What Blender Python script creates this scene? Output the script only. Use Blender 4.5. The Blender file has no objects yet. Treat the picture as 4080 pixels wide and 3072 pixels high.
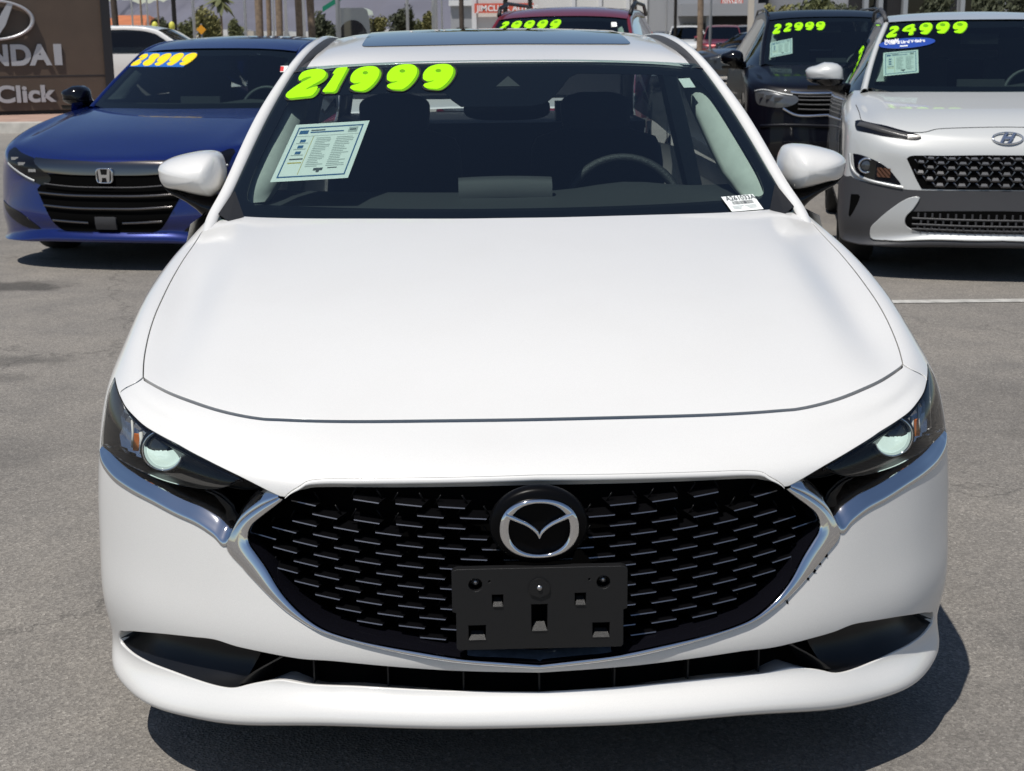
import bpy, math, random
import numpy as np
from mathutils import Matrix, Vector
from mathutils.geometry import delaunay_2d_cdt
random.seed(7)
SC = bpy.context.scene
COL = SC.collection
rad = math.radians
# ---------------------------------------------------------------- camera, light, exposure
CAM_LOC = (-0.13597, -2.4588, 1.44798)
CAM_YAW, CAM_PITCH, CAM_ROLL = 0.03649, 0.23885, -0.00895
cy, sy, cp, sp = math.cos(CAM_YAW), math.sin(CAM_YAW), math.cos(CAM_PITCH), math.sin(CAM_PITCH)
fwd = Vector((sy*cp, cy*cp, -sp)); rgt = Vector((cy, -sy, 0)); upv = rgt.cross(fwd)
cr, sr = math.cos(CAM_ROLL), math.sin(CAM_ROLL)
rgt2, up2 = cr*rgt+sr*upv, -sr*rgt+cr*upv
cam = bpy.data.cameras.new('camera'); camo = bpy.data.objects.new('camera', cam); COL.objects.link(camo)
camo.matrix_world = Matrix(((rgt2.x, up2.x, -fwd.x, CAM_LOC[0]), (rgt2.y, up2.y, -fwd.y, CAM_LOC[1]),
                            (rgt2.z, up2.z, -fwd.z, CAM_LOC[2]), (0, 0, 0, 1)))
cam.sensor_width = 36.0; cam.lens = 36.0*5784.3/4080.0
cam.clip_start = 0.05; cam.clip_end = 20000
cam.dof.use_dof = True; cam.dof.focus_distance = 3.3; cam.dof.aperture_fstop = 13.0
SC.camera = camo
SUN = Vector((-0.27, -0.36, 1.0)).normalized()
world = bpy.data.worlds.new("World"); SC.world = world; world.use_nodes = True
wn = world.node_tree.nodes; wl = world.node_tree.links
bg = wn['Background']; sky = wn.new('ShaderNodeTexSky'); sky.sky_type = 'NISHITA'; sky.sun_disc = False
sky.sun_elevation = math.asin(SUN.z); sky.sun_rotation = math.atan2(SUN.x, SUN.y)
sky.altitude = 800; sky.air_density = 1.0; sky.dust_density = 0.7; sky.ozone_density = 1.2
wl.new(sky.outputs[0], bg.inputs[0]); bg.inputs[1].default_value = 0.08
sl = bpy.data.lights.new('sun', 'SUN'); sl.energy = 4.3; sl.angle = rad(0.53); sl.color = (1.0, 0.955, 0.89)
so = bpy.data.objects.new('sun', sl); COL.objects.link(so)
so.rotation_euler = (-SUN).to_track_quat('-Z', 'Y').to_euler(); so.location = (-20, -20, 60)
SC.view_settings.view_transform = 'Standard'; SC.view_settings.look = 'None'
SC.view_settings.gamma = 1.0; SC.view_settings.use_curve_mapping = False
SC.view_settings.exposure = 0.08
SC.render.engine = 'CYCLES'
SC.cycles.max_bounces = 10; SC.cycles.transparent_max_bounces = 16
SC.cycles.use_denoising = True; SC.cycles.caustics_reflective = False; SC.cycles.caustics_refractive = False
SC.cycles.sample_clamp_indirect = 6.0
# ---------------------------------------------------------------- materials
def nodes(m): return m.node_tree.nodes, m.node_tree.links
def mat(name, col, rough=0.5, metal=0.0, coat=0.0, spec=0.5, noise=None, bump=None, emit=None, coat_rough=0.03):
    """principled material; noise=(scale, amount) varies the colour, bump=(scale, strength) adds fine relief"""
    m = bpy.data.materials.new(name); m.use_nodes = True
    n, l = nodes(m); b = n['Principled BSDF']
    b.inputs['Base Color'].default_value = (*col, 1); b.inputs['Roughness'].default_value = rough
    b.inputs['Metallic'].default_value = metal; b.inputs['Coat Weight'].default_value = coat
    b.inputs['Coat Roughness'].default_value = coat_rough; b.inputs['Specular IOR Level'].default_value = spec
    tc = n.new('ShaderNodeTexCoord')
    if noise:
        t = n.new('ShaderNodeTexNoise'); t.inputs['Scale'].default_value = noise[0]; t.inputs['Detail'].default_value = 5
        l.new(tc.outputs['Object'], t.inputs['Vector'])
        r = n.new('ShaderNodeValToRGB'); a = noise[1]
        r.color_ramp.elements[0].position = 0.3; r.color_ramp.elements[1].position = 0.7
        r.color_ramp.elements[0].color = (*[c*(1-a) for c in col], 1)
        r.color_ramp.elements[1].color = (*[min(1, c*(1+a)) for c in col], 1)
        l.new(t.outputs['Fac'], r.inputs[0]); l.new(r.outputs[0], b.inputs['Base Color'])
    if bump:
        t = n.new('ShaderNodeTexNoise'); t.inputs['Scale'].default_value = bump[0]; t.inputs['Detail'].default_value = 4
        l.new(tc.outputs['Object'], t.inputs['Vector'])
        bm = n.new('ShaderNodeBump'); bm.inputs['Strength'].default_value = bump[1]; bm.inputs['Distance'].default_value = 0.01
        l.new(t.outputs['Fac'], bm.inputs['Height']); l.new(bm.outputs[0], b.inputs['Normal'])
    if emit:
        b.inputs['Emission Color'].default_value = (*emit[0], 1); b.inputs['Emission Strength'].default_value = emit[1]
    return m
def glass(name, tint, ior=1.5, refl=1.0):
    """thin pane: tinted straight-through transmission plus a fresnel mirror layer"""
    m = bpy.data.materials.new(name); m.use_nodes = True; n, l = nodes(m)
    n.remove(n['Principled BSDF']); out = n['Material Output']
    tr = n.new('ShaderNodeBsdfTransparent'); tr.inputs[0].default_value = (*tint, 1)
    gl = n.new('ShaderNodeBsdfGlossy'); gl.inputs['Roughness'].default_value = 0.01; gl.inputs[0].default_value = (refl, refl, refl, 1)
    fr = n.new('ShaderNodeFresnel'); fr.inputs[0].default_value = ior
    mx = n.new('ShaderNodeMixShader'); l.new(fr.outputs[0], mx.inputs[0]); l.new(tr.outputs[0], mx.inputs[1]); l.new(gl.outputs[0], mx.inputs[2])
    l.new(mx.outputs[0], out.inputs[0]); return m
def paint(name, col, flake=0.0, rough=0.35, metal=0.0, coat=1.0, dirt=0.0):
    m = mat(name, col, rough, metal, coat)
    n, l = nodes(m); b = n['Principled BSDF']; tc = n.new('ShaderNodeTexCoord')
    # orange peel in the clear coat
    t = n.new('ShaderNodeTexNoise'); t.inputs['Scale'].default_value = 220; l.new(tc.outputs['Object'], t.inputs['Vector'])
    bm = n.new('ShaderNodeBump'); bm.inputs['Strength'].default_value = 0.012; bm.inputs['Distance'].default_value = 0.002
    l.new(t.outputs['Fac'], bm.inputs['Height']); l.new(bm.outputs[0], b.inputs['Coat Normal'])
    t2 = n.new('ShaderNodeTexNoise'); t2.inputs['Scale'].default_value = 900; t2.inputs['Detail'].default_value = 1; l.new(tc.outputs['Object'], t2.inputs['Vector'])
    r = n.new('ShaderNodeValToRGB'); r.color_ramp.elements[0].position = 0.35; r.color_ramp.elements[1].position = 0.7
    r.color_ramp.elements[0].color = (*[c*(1-flake) for c in col], 1); r.color_ramp.elements[1].color = (*[min(1, c*(1+flake)) for c in col], 1)
    l.new(t2.outputs['Fac'], r.inputs[0]); src = r.outputs[0]
    if dirt:
        t3 = n.new('ShaderNodeTexNoise'); t3.inputs['Scale'].default_value = 6; t3.inputs['Detail'].default_value = 8; l.new(tc.outputs['Object'], t3.inputs['Vector'])
        r3 = n.new('ShaderNodeValToRGB'); r3.color_ramp.elements[0].position = 0.45; r3.color_ramp.elements[1].position = 0.75
        r3.color_ramp.elements[0].color = (0, 0, 0, 1); r3.color_ramp.elements[1].color = (dirt, dirt, dirt, 1)
        l.new(t3.outputs['Fac'], r3.inputs[0])
        mx = n.new('ShaderNodeMix'); mx.data_type = 'RGBA'; l.new(r3.outputs[0], mx.inputs['Factor']); l.new(src, mx.inputs['A'])
        mx.inputs['B'].default_value = (0.5, 0.46, 0.40, 1); src = mx.outputs['Result']
        mr = n.new('ShaderNodeMapRange'); mr.inputs['To Min'].default_value = 0.02; mr.inputs['To Max'].default_value = 0.12
        l.new(t3.outputs['Fac'], mr.inputs['Value']); l.new(mr.outputs[0], b.inputs['Coat Roughness'])
    l.new(src, b.inputs['Base Color']); return m
M = {}
M['white'] = paint('white_paint', (0.69, 0.683, 0.66), 0.05, 0.4, dirt=0.05)
M['chrome'] = mat('chrome', (0.72, 0.73, 0.75), 0.05, 1.0)
M['gloss_black'] = mat('gloss_black_plastic', (0.004, 0.004, 0.006), 0.12, 0.0, 0.2, 0.3)
M['black_plastic'] = mat('black_plastic', (0.009, 0.009, 0.0095), 0.45, spec=.35, bump=(900, 0.15))
M['grey_plastic'] = mat('dark_grey_plastic', (0.045, 0.045, 0.048), 0.55, bump=(700, 0.25))
M['dusty_sheen'] = mat('dust_and_sky_sheen_ledge', (.10, .12, .15), .35, .2, noise=(60, .25))  # grey-blue colour holds both dust and the sky's reflection on the ledge
M['pocket'] = mat('satin_black_pocket', (.006, .0065, .008), .3, spec=.3)
M['void'] = mat('dark_cavity', (0.004, 0.004, 0.004), 0.9, spec=0)
M['liner'] = mat('underbody_black', (0.008, 0.008, 0.008), 0.8, spec=.1)
M['glass'] = glass('windscreen_glass', (0.68, 0.79, 0.77), 1.62)
M['dark_glass'] = glass('tinted_glass', (0.10, 0.115, 0.125))
M['lens'] = glass('clear_lens', (0.90, 0.91, 0.91), 1.45)
M['frit'] = mat('black_glass_border', (0.006, 0.007, 0.010), 0.04, 0.0, 0.0, 0.5)
M['sunroof'] = mat('sunroof_glass', (0.012, 0.014, 0.018), 0.02, 0.0, 1.0, 1.0)
M['rubber'] = mat('rubber', (0.012, 0.012, 0.012), 0.75)
M['alloy'] = mat('alloy_wheel', (0.45, 0.45, 0.46), 0.3, 0.9)
M['trim_grey'] = mat('pale_grey_trim', (0.60, 0.61, 0.57), 0.8, noise=(30, 0.05))
M['seat'] = mat('dark_seat_leather', (0.018, 0.018, 0.02), 0.55, bump=(250, 0.3))
M['dash'] = mat('dark_dashboard', (0.03, 0.031, 0.033), 0.65, bump=(500, 0.3))
M['amber'] = mat('amber_reflector', (0.75, 0.20, 0.02), 0.3, 0.0, 0.5)
M['reflector'] = mat('lamp_reflector', (0.62, 0.62, 0.64), 0.22, 0.95)
M['lamp_dark'] = mat('lamp_housing', (0.06, 0.058, 0.057), 0.3, bump=(90, 0.15))
M['lamp_glow'] = mat('lit_projector', (0.55, 0.62, 0.58), 0.1, 0.2, 0.8, emit=((0.75, 1.0, 0.85), 0.55))
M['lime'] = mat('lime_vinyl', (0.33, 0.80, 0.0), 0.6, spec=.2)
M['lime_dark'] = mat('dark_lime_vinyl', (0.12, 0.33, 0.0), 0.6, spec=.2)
M['ink'] = mat('black_vinyl', (0.008, 0.009, 0.006), 0.5)
M['paper'] = mat('white_paper', (0.80, 0.83, 0.80), 0.8)
M['blue_ink'] = mat('blue_print', (0.02, 0.10, 0.24), 0.7)
M['grey_ink'] = mat('grey_print', (0.42, 0.46, 0.45), 0.8)
M['dark_ink'] = mat('dark_print', (0.06, 0.07, 0.08), 0.8)
M['ochre_ink'] = mat('ochre_print', (0.55, 0.45, 0.12), 0.8)
# ---------------------------------------------------------------- object helpers
def link(o, parent=None):
    COL.objects.link(o)
    if parent is not None: o.parent = parent
    return o
def obj(name, v, f, m, parent=None, smooth=True, normals=None, flat_over=None):
    me = bpy.data.meshes.new(name)
    me.from_pydata([tuple(map(float, p)) for p in v], [], [tuple(map(int, q)) for q in f])
    if isinstance(m, (list, tuple)):
        for mm in m: me.materials.append(mm)
    else: me.materials.append(m)
    if smooth: me.polygons.foreach_set('use_smooth', [True]*len(me.polygons))
    me.update()
    if normals is not None: me.normals_split_custom_set_from_vertices([tuple(map(float, q)) for q in normals])
    elif flat_over: me.set_sharp_from_angle(angle=rad(flat_over))
    return link(bpy.data.objects.new(name, me), parent)
def thing(name, label, cat, loc=(0, 0, 0), rz=0.0, group=None):
    o = bpy.data.objects.new(name, None); COL.objects.link(o); o.location = loc; o.rotation_euler = (0, 0, rz)
    o.empty_display_size = 0.2; o['label'] = label; o['category'] = cat
    if group: o['group'] = group
    return o
def tag(o, label=None, cat=None, group=None, kind=None):
    if label: o['label'] = label
    if cat: o['category'] = cat
    if group: o['group'] = group
    if kind: o['kind'] = kind
    return o
class MB:
    """collects vertices and faces of one mesh"""
    def __init__(s): s.v = []; s.f = []
    def add(s, v, f):
        k = len(s.v); s.v += [tuple(map(float, p)) for p in v]; s.f += [tuple(i+k for i in q) for q in f]; return s
    def box(s, c, d, rot=None):
        x, y, z = d[0]/2, d[1]/2, d[2]/2
        v = [Vector((a*x, b*y, e*z)) for a in (-1, 1) for b in (-1, 1) for e in (-1, 1)]
        if rot is not None: v = [rot @ p for p in v]
        v = [p+Vector(c) for p in v]
        return s.add(v, [(0, 1, 3, 2), (4, 6, 7, 5), (0, 4, 5, 1), (2, 3, 7, 6), (0, 2, 6, 4), (1, 5, 7, 3)])
    def grid(s, G, closed_u=False, closed_v=False):
        G = np.asarray(G); a, b = G.shape[:2]; f = []
        for i in range(a-1+(1 if closed_v else 0)):
            for j in range(b-1+(1 if closed_u else 0)):
                f.append((i*b+j, i*b+(j+1) % b, ((i+1) % a)*b+(j+1) % b, ((i+1) % a)*b+j))
        return s.add(G.reshape(-1, 3), f)
    def tube(s, pts, r, n=10, cap=True, closed=False):
        pts = [Vector(p) for p in pts]; rr = r if hasattr(r, '__len__') else [r]*len(pts); k = len(s.v); m = len(pts)
        for i, p in enumerate(pts):
            t = (pts[(i+1) % m]-pts[i-1]) if closed else (pts[min(i+1, m-1)]-pts[max(i-1, 0)])
            t.normalize(); a = t.orthogonal() if abs(t.z) > .95 else t.cross(Vector((0, 0, 1))); a.normalize(); b = t.cross(a)
            for j in range(n):
                q = 2*math.pi*j/n; s.v.append(tuple(p+rr[i]*(math.cos(q)*a+math.sin(q)*b)))
        for i in range(m-1+(1 if closed else 0)):
            for j in range(n):
                i2 = (i+1) % m
                s.f.append((k+i*n+j, k+i*n+(j+1) % n, k+i2*n+(j+1) % n, k+i2*n+j))
        if cap and not closed:
            s.f.append(tuple(k+j for j in range(n))[::-1]); s.f.append(tuple(k+(m-1)*n+j for j in range(n)))
        return s
    def prism(s, poly, d0, d1, axes):
        """polygon (a,b) extruded from d0 to d1; axes=(A,B,D,origin)"""
        A, B, D, O = [Vector(q) for q in axes]; n = len(poly); k = len(s.v)
        for d in (d0, d1): s.v += [tuple(O+A*p[0]+B*p[1]+D*d) for p in poly]
        s.f.append(tuple(k+i for i in range(n))); s.f.append(tuple(k+n+i for i in range(n))[::-1])
        for i in range(n): j = (i+1) % n; s.f.append((k+i, k+n+i, k+n+j, k+j))
        return s
    def obj(s, name, m, parent=None, smooth=False, flat_over=None):
        return obj(name, s.v, s.f, m, parent, smooth or bool(flat_over), None, flat_over)
def crom(pts, n=8):
    """smooth curve through the points"""
    P = np.array(pts, float)
    if len(P) < 3: return np.array([P[0]+(P[-1]-P[0])*t for t in np.linspace(0, 1, n+1)])
    E = np.concatenate([[2*P[0]-P[1]], P, [2*P[-1]-P[-2]]]); out = []
    for i in range(len(P)-1):
        p0, p1, p2, p3 = E[i:i+4]; t = np.linspace(0, 1, n, endpoint=False)[:, None]
        out.append(.5*((2*p1)+(-p0+p2)*t+(2*p0-5*p1+4*p2-p3)*t**2+(-p0+3*p1-3*p2+p3)*t**3))
    out.append(P[-1:]); return np.concatenate(out)
def bs_w(f): return np.stack([(1-f)**3/6, (3*f**3-6*f**2+4)/6, (-3*f**3+3*f**2+3*f+1)/6, f**3/6], -1)
def bs_d(f): return np.stack([-(1-f)**2/2, (3*f*f-4*f)/2, (-3*f*f+2*f+1)/2, f*f/2], -1)
class Surf:
    """cubic B-spline patch P[v,u,3]; with sym, u=0 lies on the plane x=0 and negative u is the mirrored half"""
    def __init__(s, P, fix=.85, sym=True):
        P = np.array(P, float); s.sym = sym; s.nv, s.nu = P.shape[:2]; C = P.copy()
        s.setC(C)
        for k in range(2 if fix else 0):
            V, U = np.meshgrid(np.arange(s.nv), np.arange(s.nu), indexing='ij')
            C = C+fix*(P-s.ev(U.ravel(), V.ravel()).reshape(P.shape)); s.setC(C)
    def setC(s, C):
        m = np.array([-1, 1, 1]); l = C[:, 1:2]*m if s.sym else 2*C[:, :1]-C[:, 1:2]
        E = np.concatenate([l, C, 2*C[:, -1:]-C[:, -2:-1]], 1)
        s.E = np.concatenate([2*E[:1]-E[1:2], E, 2*E[-1:]-E[-2:-1]], 0)
    def ev(s, u, v, d=None):
        u = np.asarray(u, float); v = np.asarray(v, float); sg = np.where(u < 0, -1., 1.) if s.sym else np.ones(len(u)); u = u*sg
        i = np.clip(np.floor(u).astype(int), 0, s.nu-2); j = np.clip(np.floor(v).astype(int), 0, s.nv-2)
        wu = bs_d(u-i) if d == 'u' else bs_w(u-i); wv = bs_d(v-j) if d == 'v' else bs_w(v-j); r = np.zeros((len(u), 3))
        for a in range(4):
            for b in range(4): r += (wv[:, a]*wu[:, b])[:, None]*s.E[j+a, i+b]
        if d == 'u': r[:, 1:] *= sg[:, None]
        else: r[:, 0] *= sg
        return r
    def nrm(s, u, v):
        n = np.cross(s.ev(u, v, 'u'), s.ev(u, v, 'v')); return n/(np.linalg.norm(n, axis=1)[:, None]+1e-12)
class Fn:
    """surface given by a function (u,v)->xyz"""
    def __init__(s, fn): s.fn = fn
    def ev(s, u, v): return s.fn(np.asarray(u, float), np.asarray(v, float))
    def nrm(s, u, v):
        h = 1e-4; n = np.cross(s.ev(u+h, v)-s.ev(u-h, v), s.ev(u, v+h)-s.ev(u, v-h)); return n/(np.linalg.norm(n, axis=1)[:, None]+1e-12)
def loop(surf, segs, step):
    """closed uv loop out of smooth segments, sampled about every `step` metres"""
    out = []
    for sg in segs:
        c = crom(sg, 12); p = surf.ev(c[:, 0], c[:, 1]); L = np.concatenate([[0], np.cumsum(np.linalg.norm(np.diff(p, axis=0), axis=1))])
        n = max(1, int(round(L[-1]/step))); t = np.linspace(0, L[-1], n+1)[:-1]
        out.append(np.stack([np.interp(t, L, c[:, 0]), np.interp(t, L, c[:, 1])], 1))
    q = np.concatenate(out); keep = np.linalg.norm(q-np.roll(q, 1, 0), axis=1) > 1e-5
    return q[keep]
def inside(p, loops):
    r = np.zeros(len(p), bool)
    for L in loops:
        a = L; b = np.roll(L, -1, 0)
        for k in range(len(a)):
            y0, y1 = a[k, 1], b[k, 1]
            if y0 == y1: continue
            m = (p[:, 1] > min(y0, y1)) & (p[:, 1] <= max(y0, y1))
            xi = a[k, 0]+(p[:, 1]-y0)*(b[k, 0]-a[k, 0])/(y1-y0); r ^= m & (p[:, 0] < xi)
    return r
def area(L): return .5*np.sum(L[:, 0]*np.roll(L[:, 1], -1)-np.roll(L[:, 0], -1)*L[:, 1])
def mirror_loop(c): return [[(-u, v) for u, v in s[::-1]] for s in c[::-1]]
def panel(surf, outer, holes=(), du=.25, dv=.25, inset=0.0, off=0.0, depth=.012, lip=.0012, step=.012):
    """trimmed piece of a surface with a rounded, turned-in edge: returns verts, faces, normals"""
    loops = [loop(surf, s, step) for s in [outer]+list(holes)]
    loops = [L if (area(L) > 0) == (i == 0) else L[::-1] for i, L in enumerate(loops)]
    allb = np.concatenate(loops); lo, hi = allb.min(0), allb.max(0)
    gu = np.arange(lo[0]+du*.37, hi[0], du); gv = np.arange(lo[1]+dv*.41, hi[1], dv)
    g = np.stack(np.meshgrid(gu, gv), -1).reshape(-1, 2) if len(gu) and len(gv) else np.zeros((0, 2))
    if len(g): g = g[inside(g, loops)]
    if len(g):
        pb = surf.ev(allb[:, 0], allb[:, 1]); pg = surf.ev(g[:, 0], g[:, 1]); keep = np.ones(len(g), bool)
        for a in range(0, len(g), 2000):
            d = ((pg[a:a+2000, None]-pb[None])**2).sum(-1).min(1); keep[a:a+2000] = d > (inset+step*.45)**2
        g = g[keep]
    uv = np.concatenate([allb, g]); edges = []; k = 0
    for L in loops: n = len(L); edges += [(k+i, k+(i+1) % n) for i in range(n)]; k += n
    sc = np.array([1/(hi[0]-lo[0]), 1/(hi[1]-lo[1])])*np.array([hi[0]-lo[0], hi[1]-lo[1]])
    r = delaunay_2d_cdt([Vector(p) for p in uv*sc], edges, [], 0, 1e-7)
    ov = np.array([tuple(p) for p in r[0]])/sc; orig = r[3]
    tri = np.array([t for t in r[2] if len(t) == 3]); tri = tri[inside(ov[tri].mean(1), loops)]
    P = surf.ev(ov[:, 0], ov[:, 1]); N = surf.nrm(ov[:, 0], ov[:, 1])
    idx = {}
    for i, o in enumerate(orig):
        for q in o: idx[q] = i
    P = P+N*off
    V = [P]; NN = [N]; F = [tuple(t) for t in tri]; base = len(P); k = 0
    for L in loops:
        n = len(L); ids = np.array([idx[k+i] for i in range(n)]); k += n
        p = P[ids]; nn = N[ids]; t = np.roll(p, -1, 0)-np.roll(p, 1, 0); t /= (np.linalg.norm(t, axis=1)[:, None]+1e-12)
        inw = np.cross(nn, t); inw /= (np.linalg.norm(inw, axis=1)[:, None]+1e-12)
        p2 = p+inw*inset; P[ids] = p2
        B = p2-inw*lip-nn*lip; C = B-nn*depth
        V += [B, B, C]; NN += [-inw, -inw, -inw]
        for i in range(n):
            j = (i+1) % n
            F.append((ids[i], base+i, base+j, ids[j])); F.append((base+n+i, base+2*n+i, base+2*n+j, base+n+j))
        base += 3*n
    return np.concatenate(V), F, np.concatenate(NN)
def pan(name, m, parent, *a, side=None, **k):
    v, f, n = panel(*a, **k)
    if side == -1: v = v*np.array([-1, 1, 1]); n = n*np.array([-1, 1, 1]); f = [q[::-1] for q in f]
    return obj(name, v, f, m, parent, True, n)
def sheet(surf, U, V, off=0.0):
    UU, VV = np.meshgrid(U, V); u, v = UU.ravel(), VV.ravel(); p = surf.ev(u, v)+surf.nrm(u, v)*off
    return p.reshape(len(V), len(U), 3)
def disc_mesh(ring_list):
    """rings of equal length, first to last, last ring capped"""
    b = MB(); b.grid(np.array(ring_list), closed_u=True); n = len(ring_list[0]); k = (len(ring_list)-1)*n
    b.f.append(tuple(k+i for i in range(n))); return b
def oval(n, rx, rz, power=2.0):
    t = np.linspace(0, 2*math.pi, n, endpoint=False); c, s = np.cos(t), np.sin(t)
    return np.stack([rx*np.sign(c)*abs(c)**(2/power), rz*np.sign(s)*abs(s)**(2/power)], 1)
# ---------------------------------------------------------------- ground
STAINS = [(-2.76, 6.2, .42, .24, .38), (-2.15, 4.12, .30, .16, .6), (-2.1, 3.8, .16, .10, .7), (1.9, 2.6, .10, .10, .75), (2.6, 3.9, .25, .2, .85), (-1.9, 2.3, .3, .5, .86)]
def asphalt_mat():
    m = mat('asphalt', (0.2, 0.19, 0.18), 0.85); n, l = nodes(m); b = n['Principled BSDF']
    tc = n.new('ShaderNodeTexCoord')
    def noise(sc, det=3, rough=.6):
        t = n.new('ShaderNodeTexNoise'); t.inputs['Scale'].default_value = sc; t.inputs['Detail'].default_value = det
        t.inputs['Roughness'].default_value = rough; l.new(tc.outputs['Object'], t.inputs['Vector']); return t
    def ramp(src, stops):
        r = n.new('ShaderNodeValToRGB')
        while len(r.color_ramp.elements) < len(stops): r.color_ramp.elements.new(.5)
        for e, (p, c) in zip(r.color_ramp.elements, stops): e.position = p; e.color = (*c, 1)
        l.new(src, r.inputs[0]); return r
    def mix(f, a, bb, mode='MIX'):
        x = n.new('ShaderNodeMix'); x.data_type = 'RGBA'; x.blend_type = mode
        for s, k in ((f, 'Factor'), (a, 'A'), (bb, 'B')):
            if isinstance(s, float): x.inputs[k].default_value = s
            elif isinstance(s, tuple): x.inputs[k].default_value = (*s, 1)
            else: l.new(s, x.inputs[k])
        return x.outputs['Result']
    v = n.new('ShaderNodeTexVoronoi'); v.inputs['Scale'].default_value = 150; l.new(tc.outputs['Object'], v.inputs['Vector'])
    stones = ramp(v.outputs['Color'], [(0.0, (.138, .129, .118)), (.42, (.194, .181, .164)), (.8, (.255, .239, .217)), (1.0, (.35, .33, .30))])
    fine = noise(420, 2); fr = ramp(fine.outputs['Fac'], [(.36, (.58, .58, .58)), (.6, (1.13, 1.13, 1.13))])
    c = mix(1.0, stones.outputs[0], fr.outputs[0], 'MULTIPLY')
    big = noise(.55, 6, .65); br = ramp(big.outputs['Fac'], [(.32, (.76, .755, .75)), (.5, (.98, .975, .96)), (.7, (1.14, 1.12, 1.08))])
    c = mix(1.0, c, br.outputs[0], 'MULTIPLY')
    med = noise(3.2, 6, .7); mr = ramp(med.outputs['Fac'], [(.3, (.86, .86, .87)), (.62, (1.07, 1.06, 1.05))])
    c = mix(1.0, c, mr.outputs[0], 'MULTIPLY')
    st = noise(.9, 3, .5); sr = ramp(st.outputs['Fac'], [(.22, (.45, .45, .46)), (.31, (1, 1, 1))])
    c = mix(1.0, c, sr.outputs[0], 'MULTIPLY')
    # stains on the paving and hairline cracks
    wob = noise(5, 4, .6)
    for (sx, sy_, rx, ry, dk) in STAINS:
        mp_ = n.new('ShaderNodeMapping'); mp_.vector_type = 'POINT'; mp_.inputs['Location'].default_value = (-sx/rx, -sy_/ry, 0); mp_.inputs['Scale'].default_value = (1/rx, 1/ry, 0); l.new(tc.outputs['Object'], mp_.inputs[0])
        ln = n.new('ShaderNodeVectorMath'); ln.operation = 'LENGTH'; l.new(mp_.outputs[0], ln.inputs[0])
        ad = n.new('ShaderNodeMath'); ad.operation = 'MULTIPLY_ADD'; l.new(wob.outputs['Fac'], ad.inputs[0]); ad.inputs[1].default_value = 1.6; l.new(ln.outputs['Value'], ad.inputs[2])
        rr = ramp(ad.outputs[0], [(.0, (dk, dk, dk)), (.75, (dk*1.1, dk*1.1, dk*1.1)), (1.0, (1, 1, 1))]); mr2 = n.new('ShaderNodeMath'); mr2.operation = 'DIVIDE'; l.new(ad.outputs[0], mr2.inputs[0]); mr2.inputs[1].default_value = 1.7; l.new(mr2.outputs[0], rr.inputs[0])
        c = mix(1.0, c, rr.outputs[0], 'MULTIPLY')
    dv_ = n.new('ShaderNodeVectorMath'); dv_.operation = 'MULTIPLY_ADD'; l.new(wob.outputs['Color'], dv_.inputs[0]); dv_.inputs[1].default_value = (.5, .5, 0); l.new(tc.outputs['Object'], dv_.inputs[2])
    vc = n.new('ShaderNodeTexVoronoi'); vc.feature = 'DISTANCE_TO_EDGE'; vc.inputs['Scale'].default_value = .33; l.new(dv_.outputs[0], vc.inputs['Vector'])
    cr_ = ramp(vc.outputs['Distance'], [(0, (.62, .62, .62)), (.0022, (.75, .75, .75)), (.004, (1, 1, 1))]); c = mix(1.0, c, cr_.outputs[0], 'MULTIPLY')
    # paler, dustier paving further off
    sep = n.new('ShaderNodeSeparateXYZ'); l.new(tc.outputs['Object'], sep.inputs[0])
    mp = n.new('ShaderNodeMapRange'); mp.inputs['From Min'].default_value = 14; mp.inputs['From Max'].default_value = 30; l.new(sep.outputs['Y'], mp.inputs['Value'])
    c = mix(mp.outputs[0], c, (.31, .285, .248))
    l.new(c, b.inputs['Base Color'])
    bm = n.new('ShaderNodeBump'); bm.inputs['Strength'].default_value = 0.4; bm.inputs['Distance'].default_value = 0.004
    l.new(v.outputs['Distance'], bm.inputs['Height']); l.new(bm.outputs[0], b.inputs['Normal'])
    return m
M['asphalt'] = asphalt_mat()
M['concrete'] = mat('concrete', (.42, .40, .36), .85, noise=(6, .18), bump=(60, .2))
M['brick_paver'] = mat('pinkish_pavers', (.36, .24, .19), .85, noise=(4, .15), bump=(30, .3))
M['road_paint'] = mat('worn_white_paint', (.42, .41, .38), .8, noise=(14, .28))
g = MB(); xs = [-9000, -600, -60, -12, 12, 60, 600, 9000]; ys = [-60, -8, 12, 40, 160, 1000, 9000]
g.grid(np.array([[(x, y, 0) for x in xs] for y in ys], float)); tag(g.obj('ground', M['asphalt']), kind='structure')
def line(name, x0, y0, x1, y1, w, z=.004):
    a = Vector((x0, y0, z)); b = Vector((x1, y1, z)); d = (b-a).normalized(); s = Vector((-d.y, d.x, 0))*w/2; k = 24; m = MB()
    m.grid(np.array([[tuple(a+(b-a)*i/k-s), tuple(a+(b-a)*i/k+s)] for i in range(k+1)])[:, ::-1])
    return tag(m.obj(name, M['road_paint']), kind='structure')
line('bay_line', 2.05, 5.25, 6.5, 5.12, .09); 
# far pavement with its kerb, along the left
kb = MB(); kb.box((-20.5, 24.6, .07), (32, 7.6, .14)); tag(kb.obj('pavement', M['brick_paver']), kind='structure')
for i in range(11):
    k = MB(); w = 2.985; x0 = -36.3+i*3.0
    k.add([(x0, 20.45, 0), (x0+w, 20.45, 0), (x0+w, 20.48, .15), (x0, 20.48, .15), (x0, 20.80, .155), (x0+w, 20.80, .155), (x0, 20.8, 0), (x0+w, 20.8, 0)],
          [(0, 1, 2, 3), (3, 2, 5, 4), (4, 5, 7, 6), (0, 3, 4, 6), (1, 7, 5, 2)])
    tag(k.obj('kerb_stone', M['concrete']), kind='structure')
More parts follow.
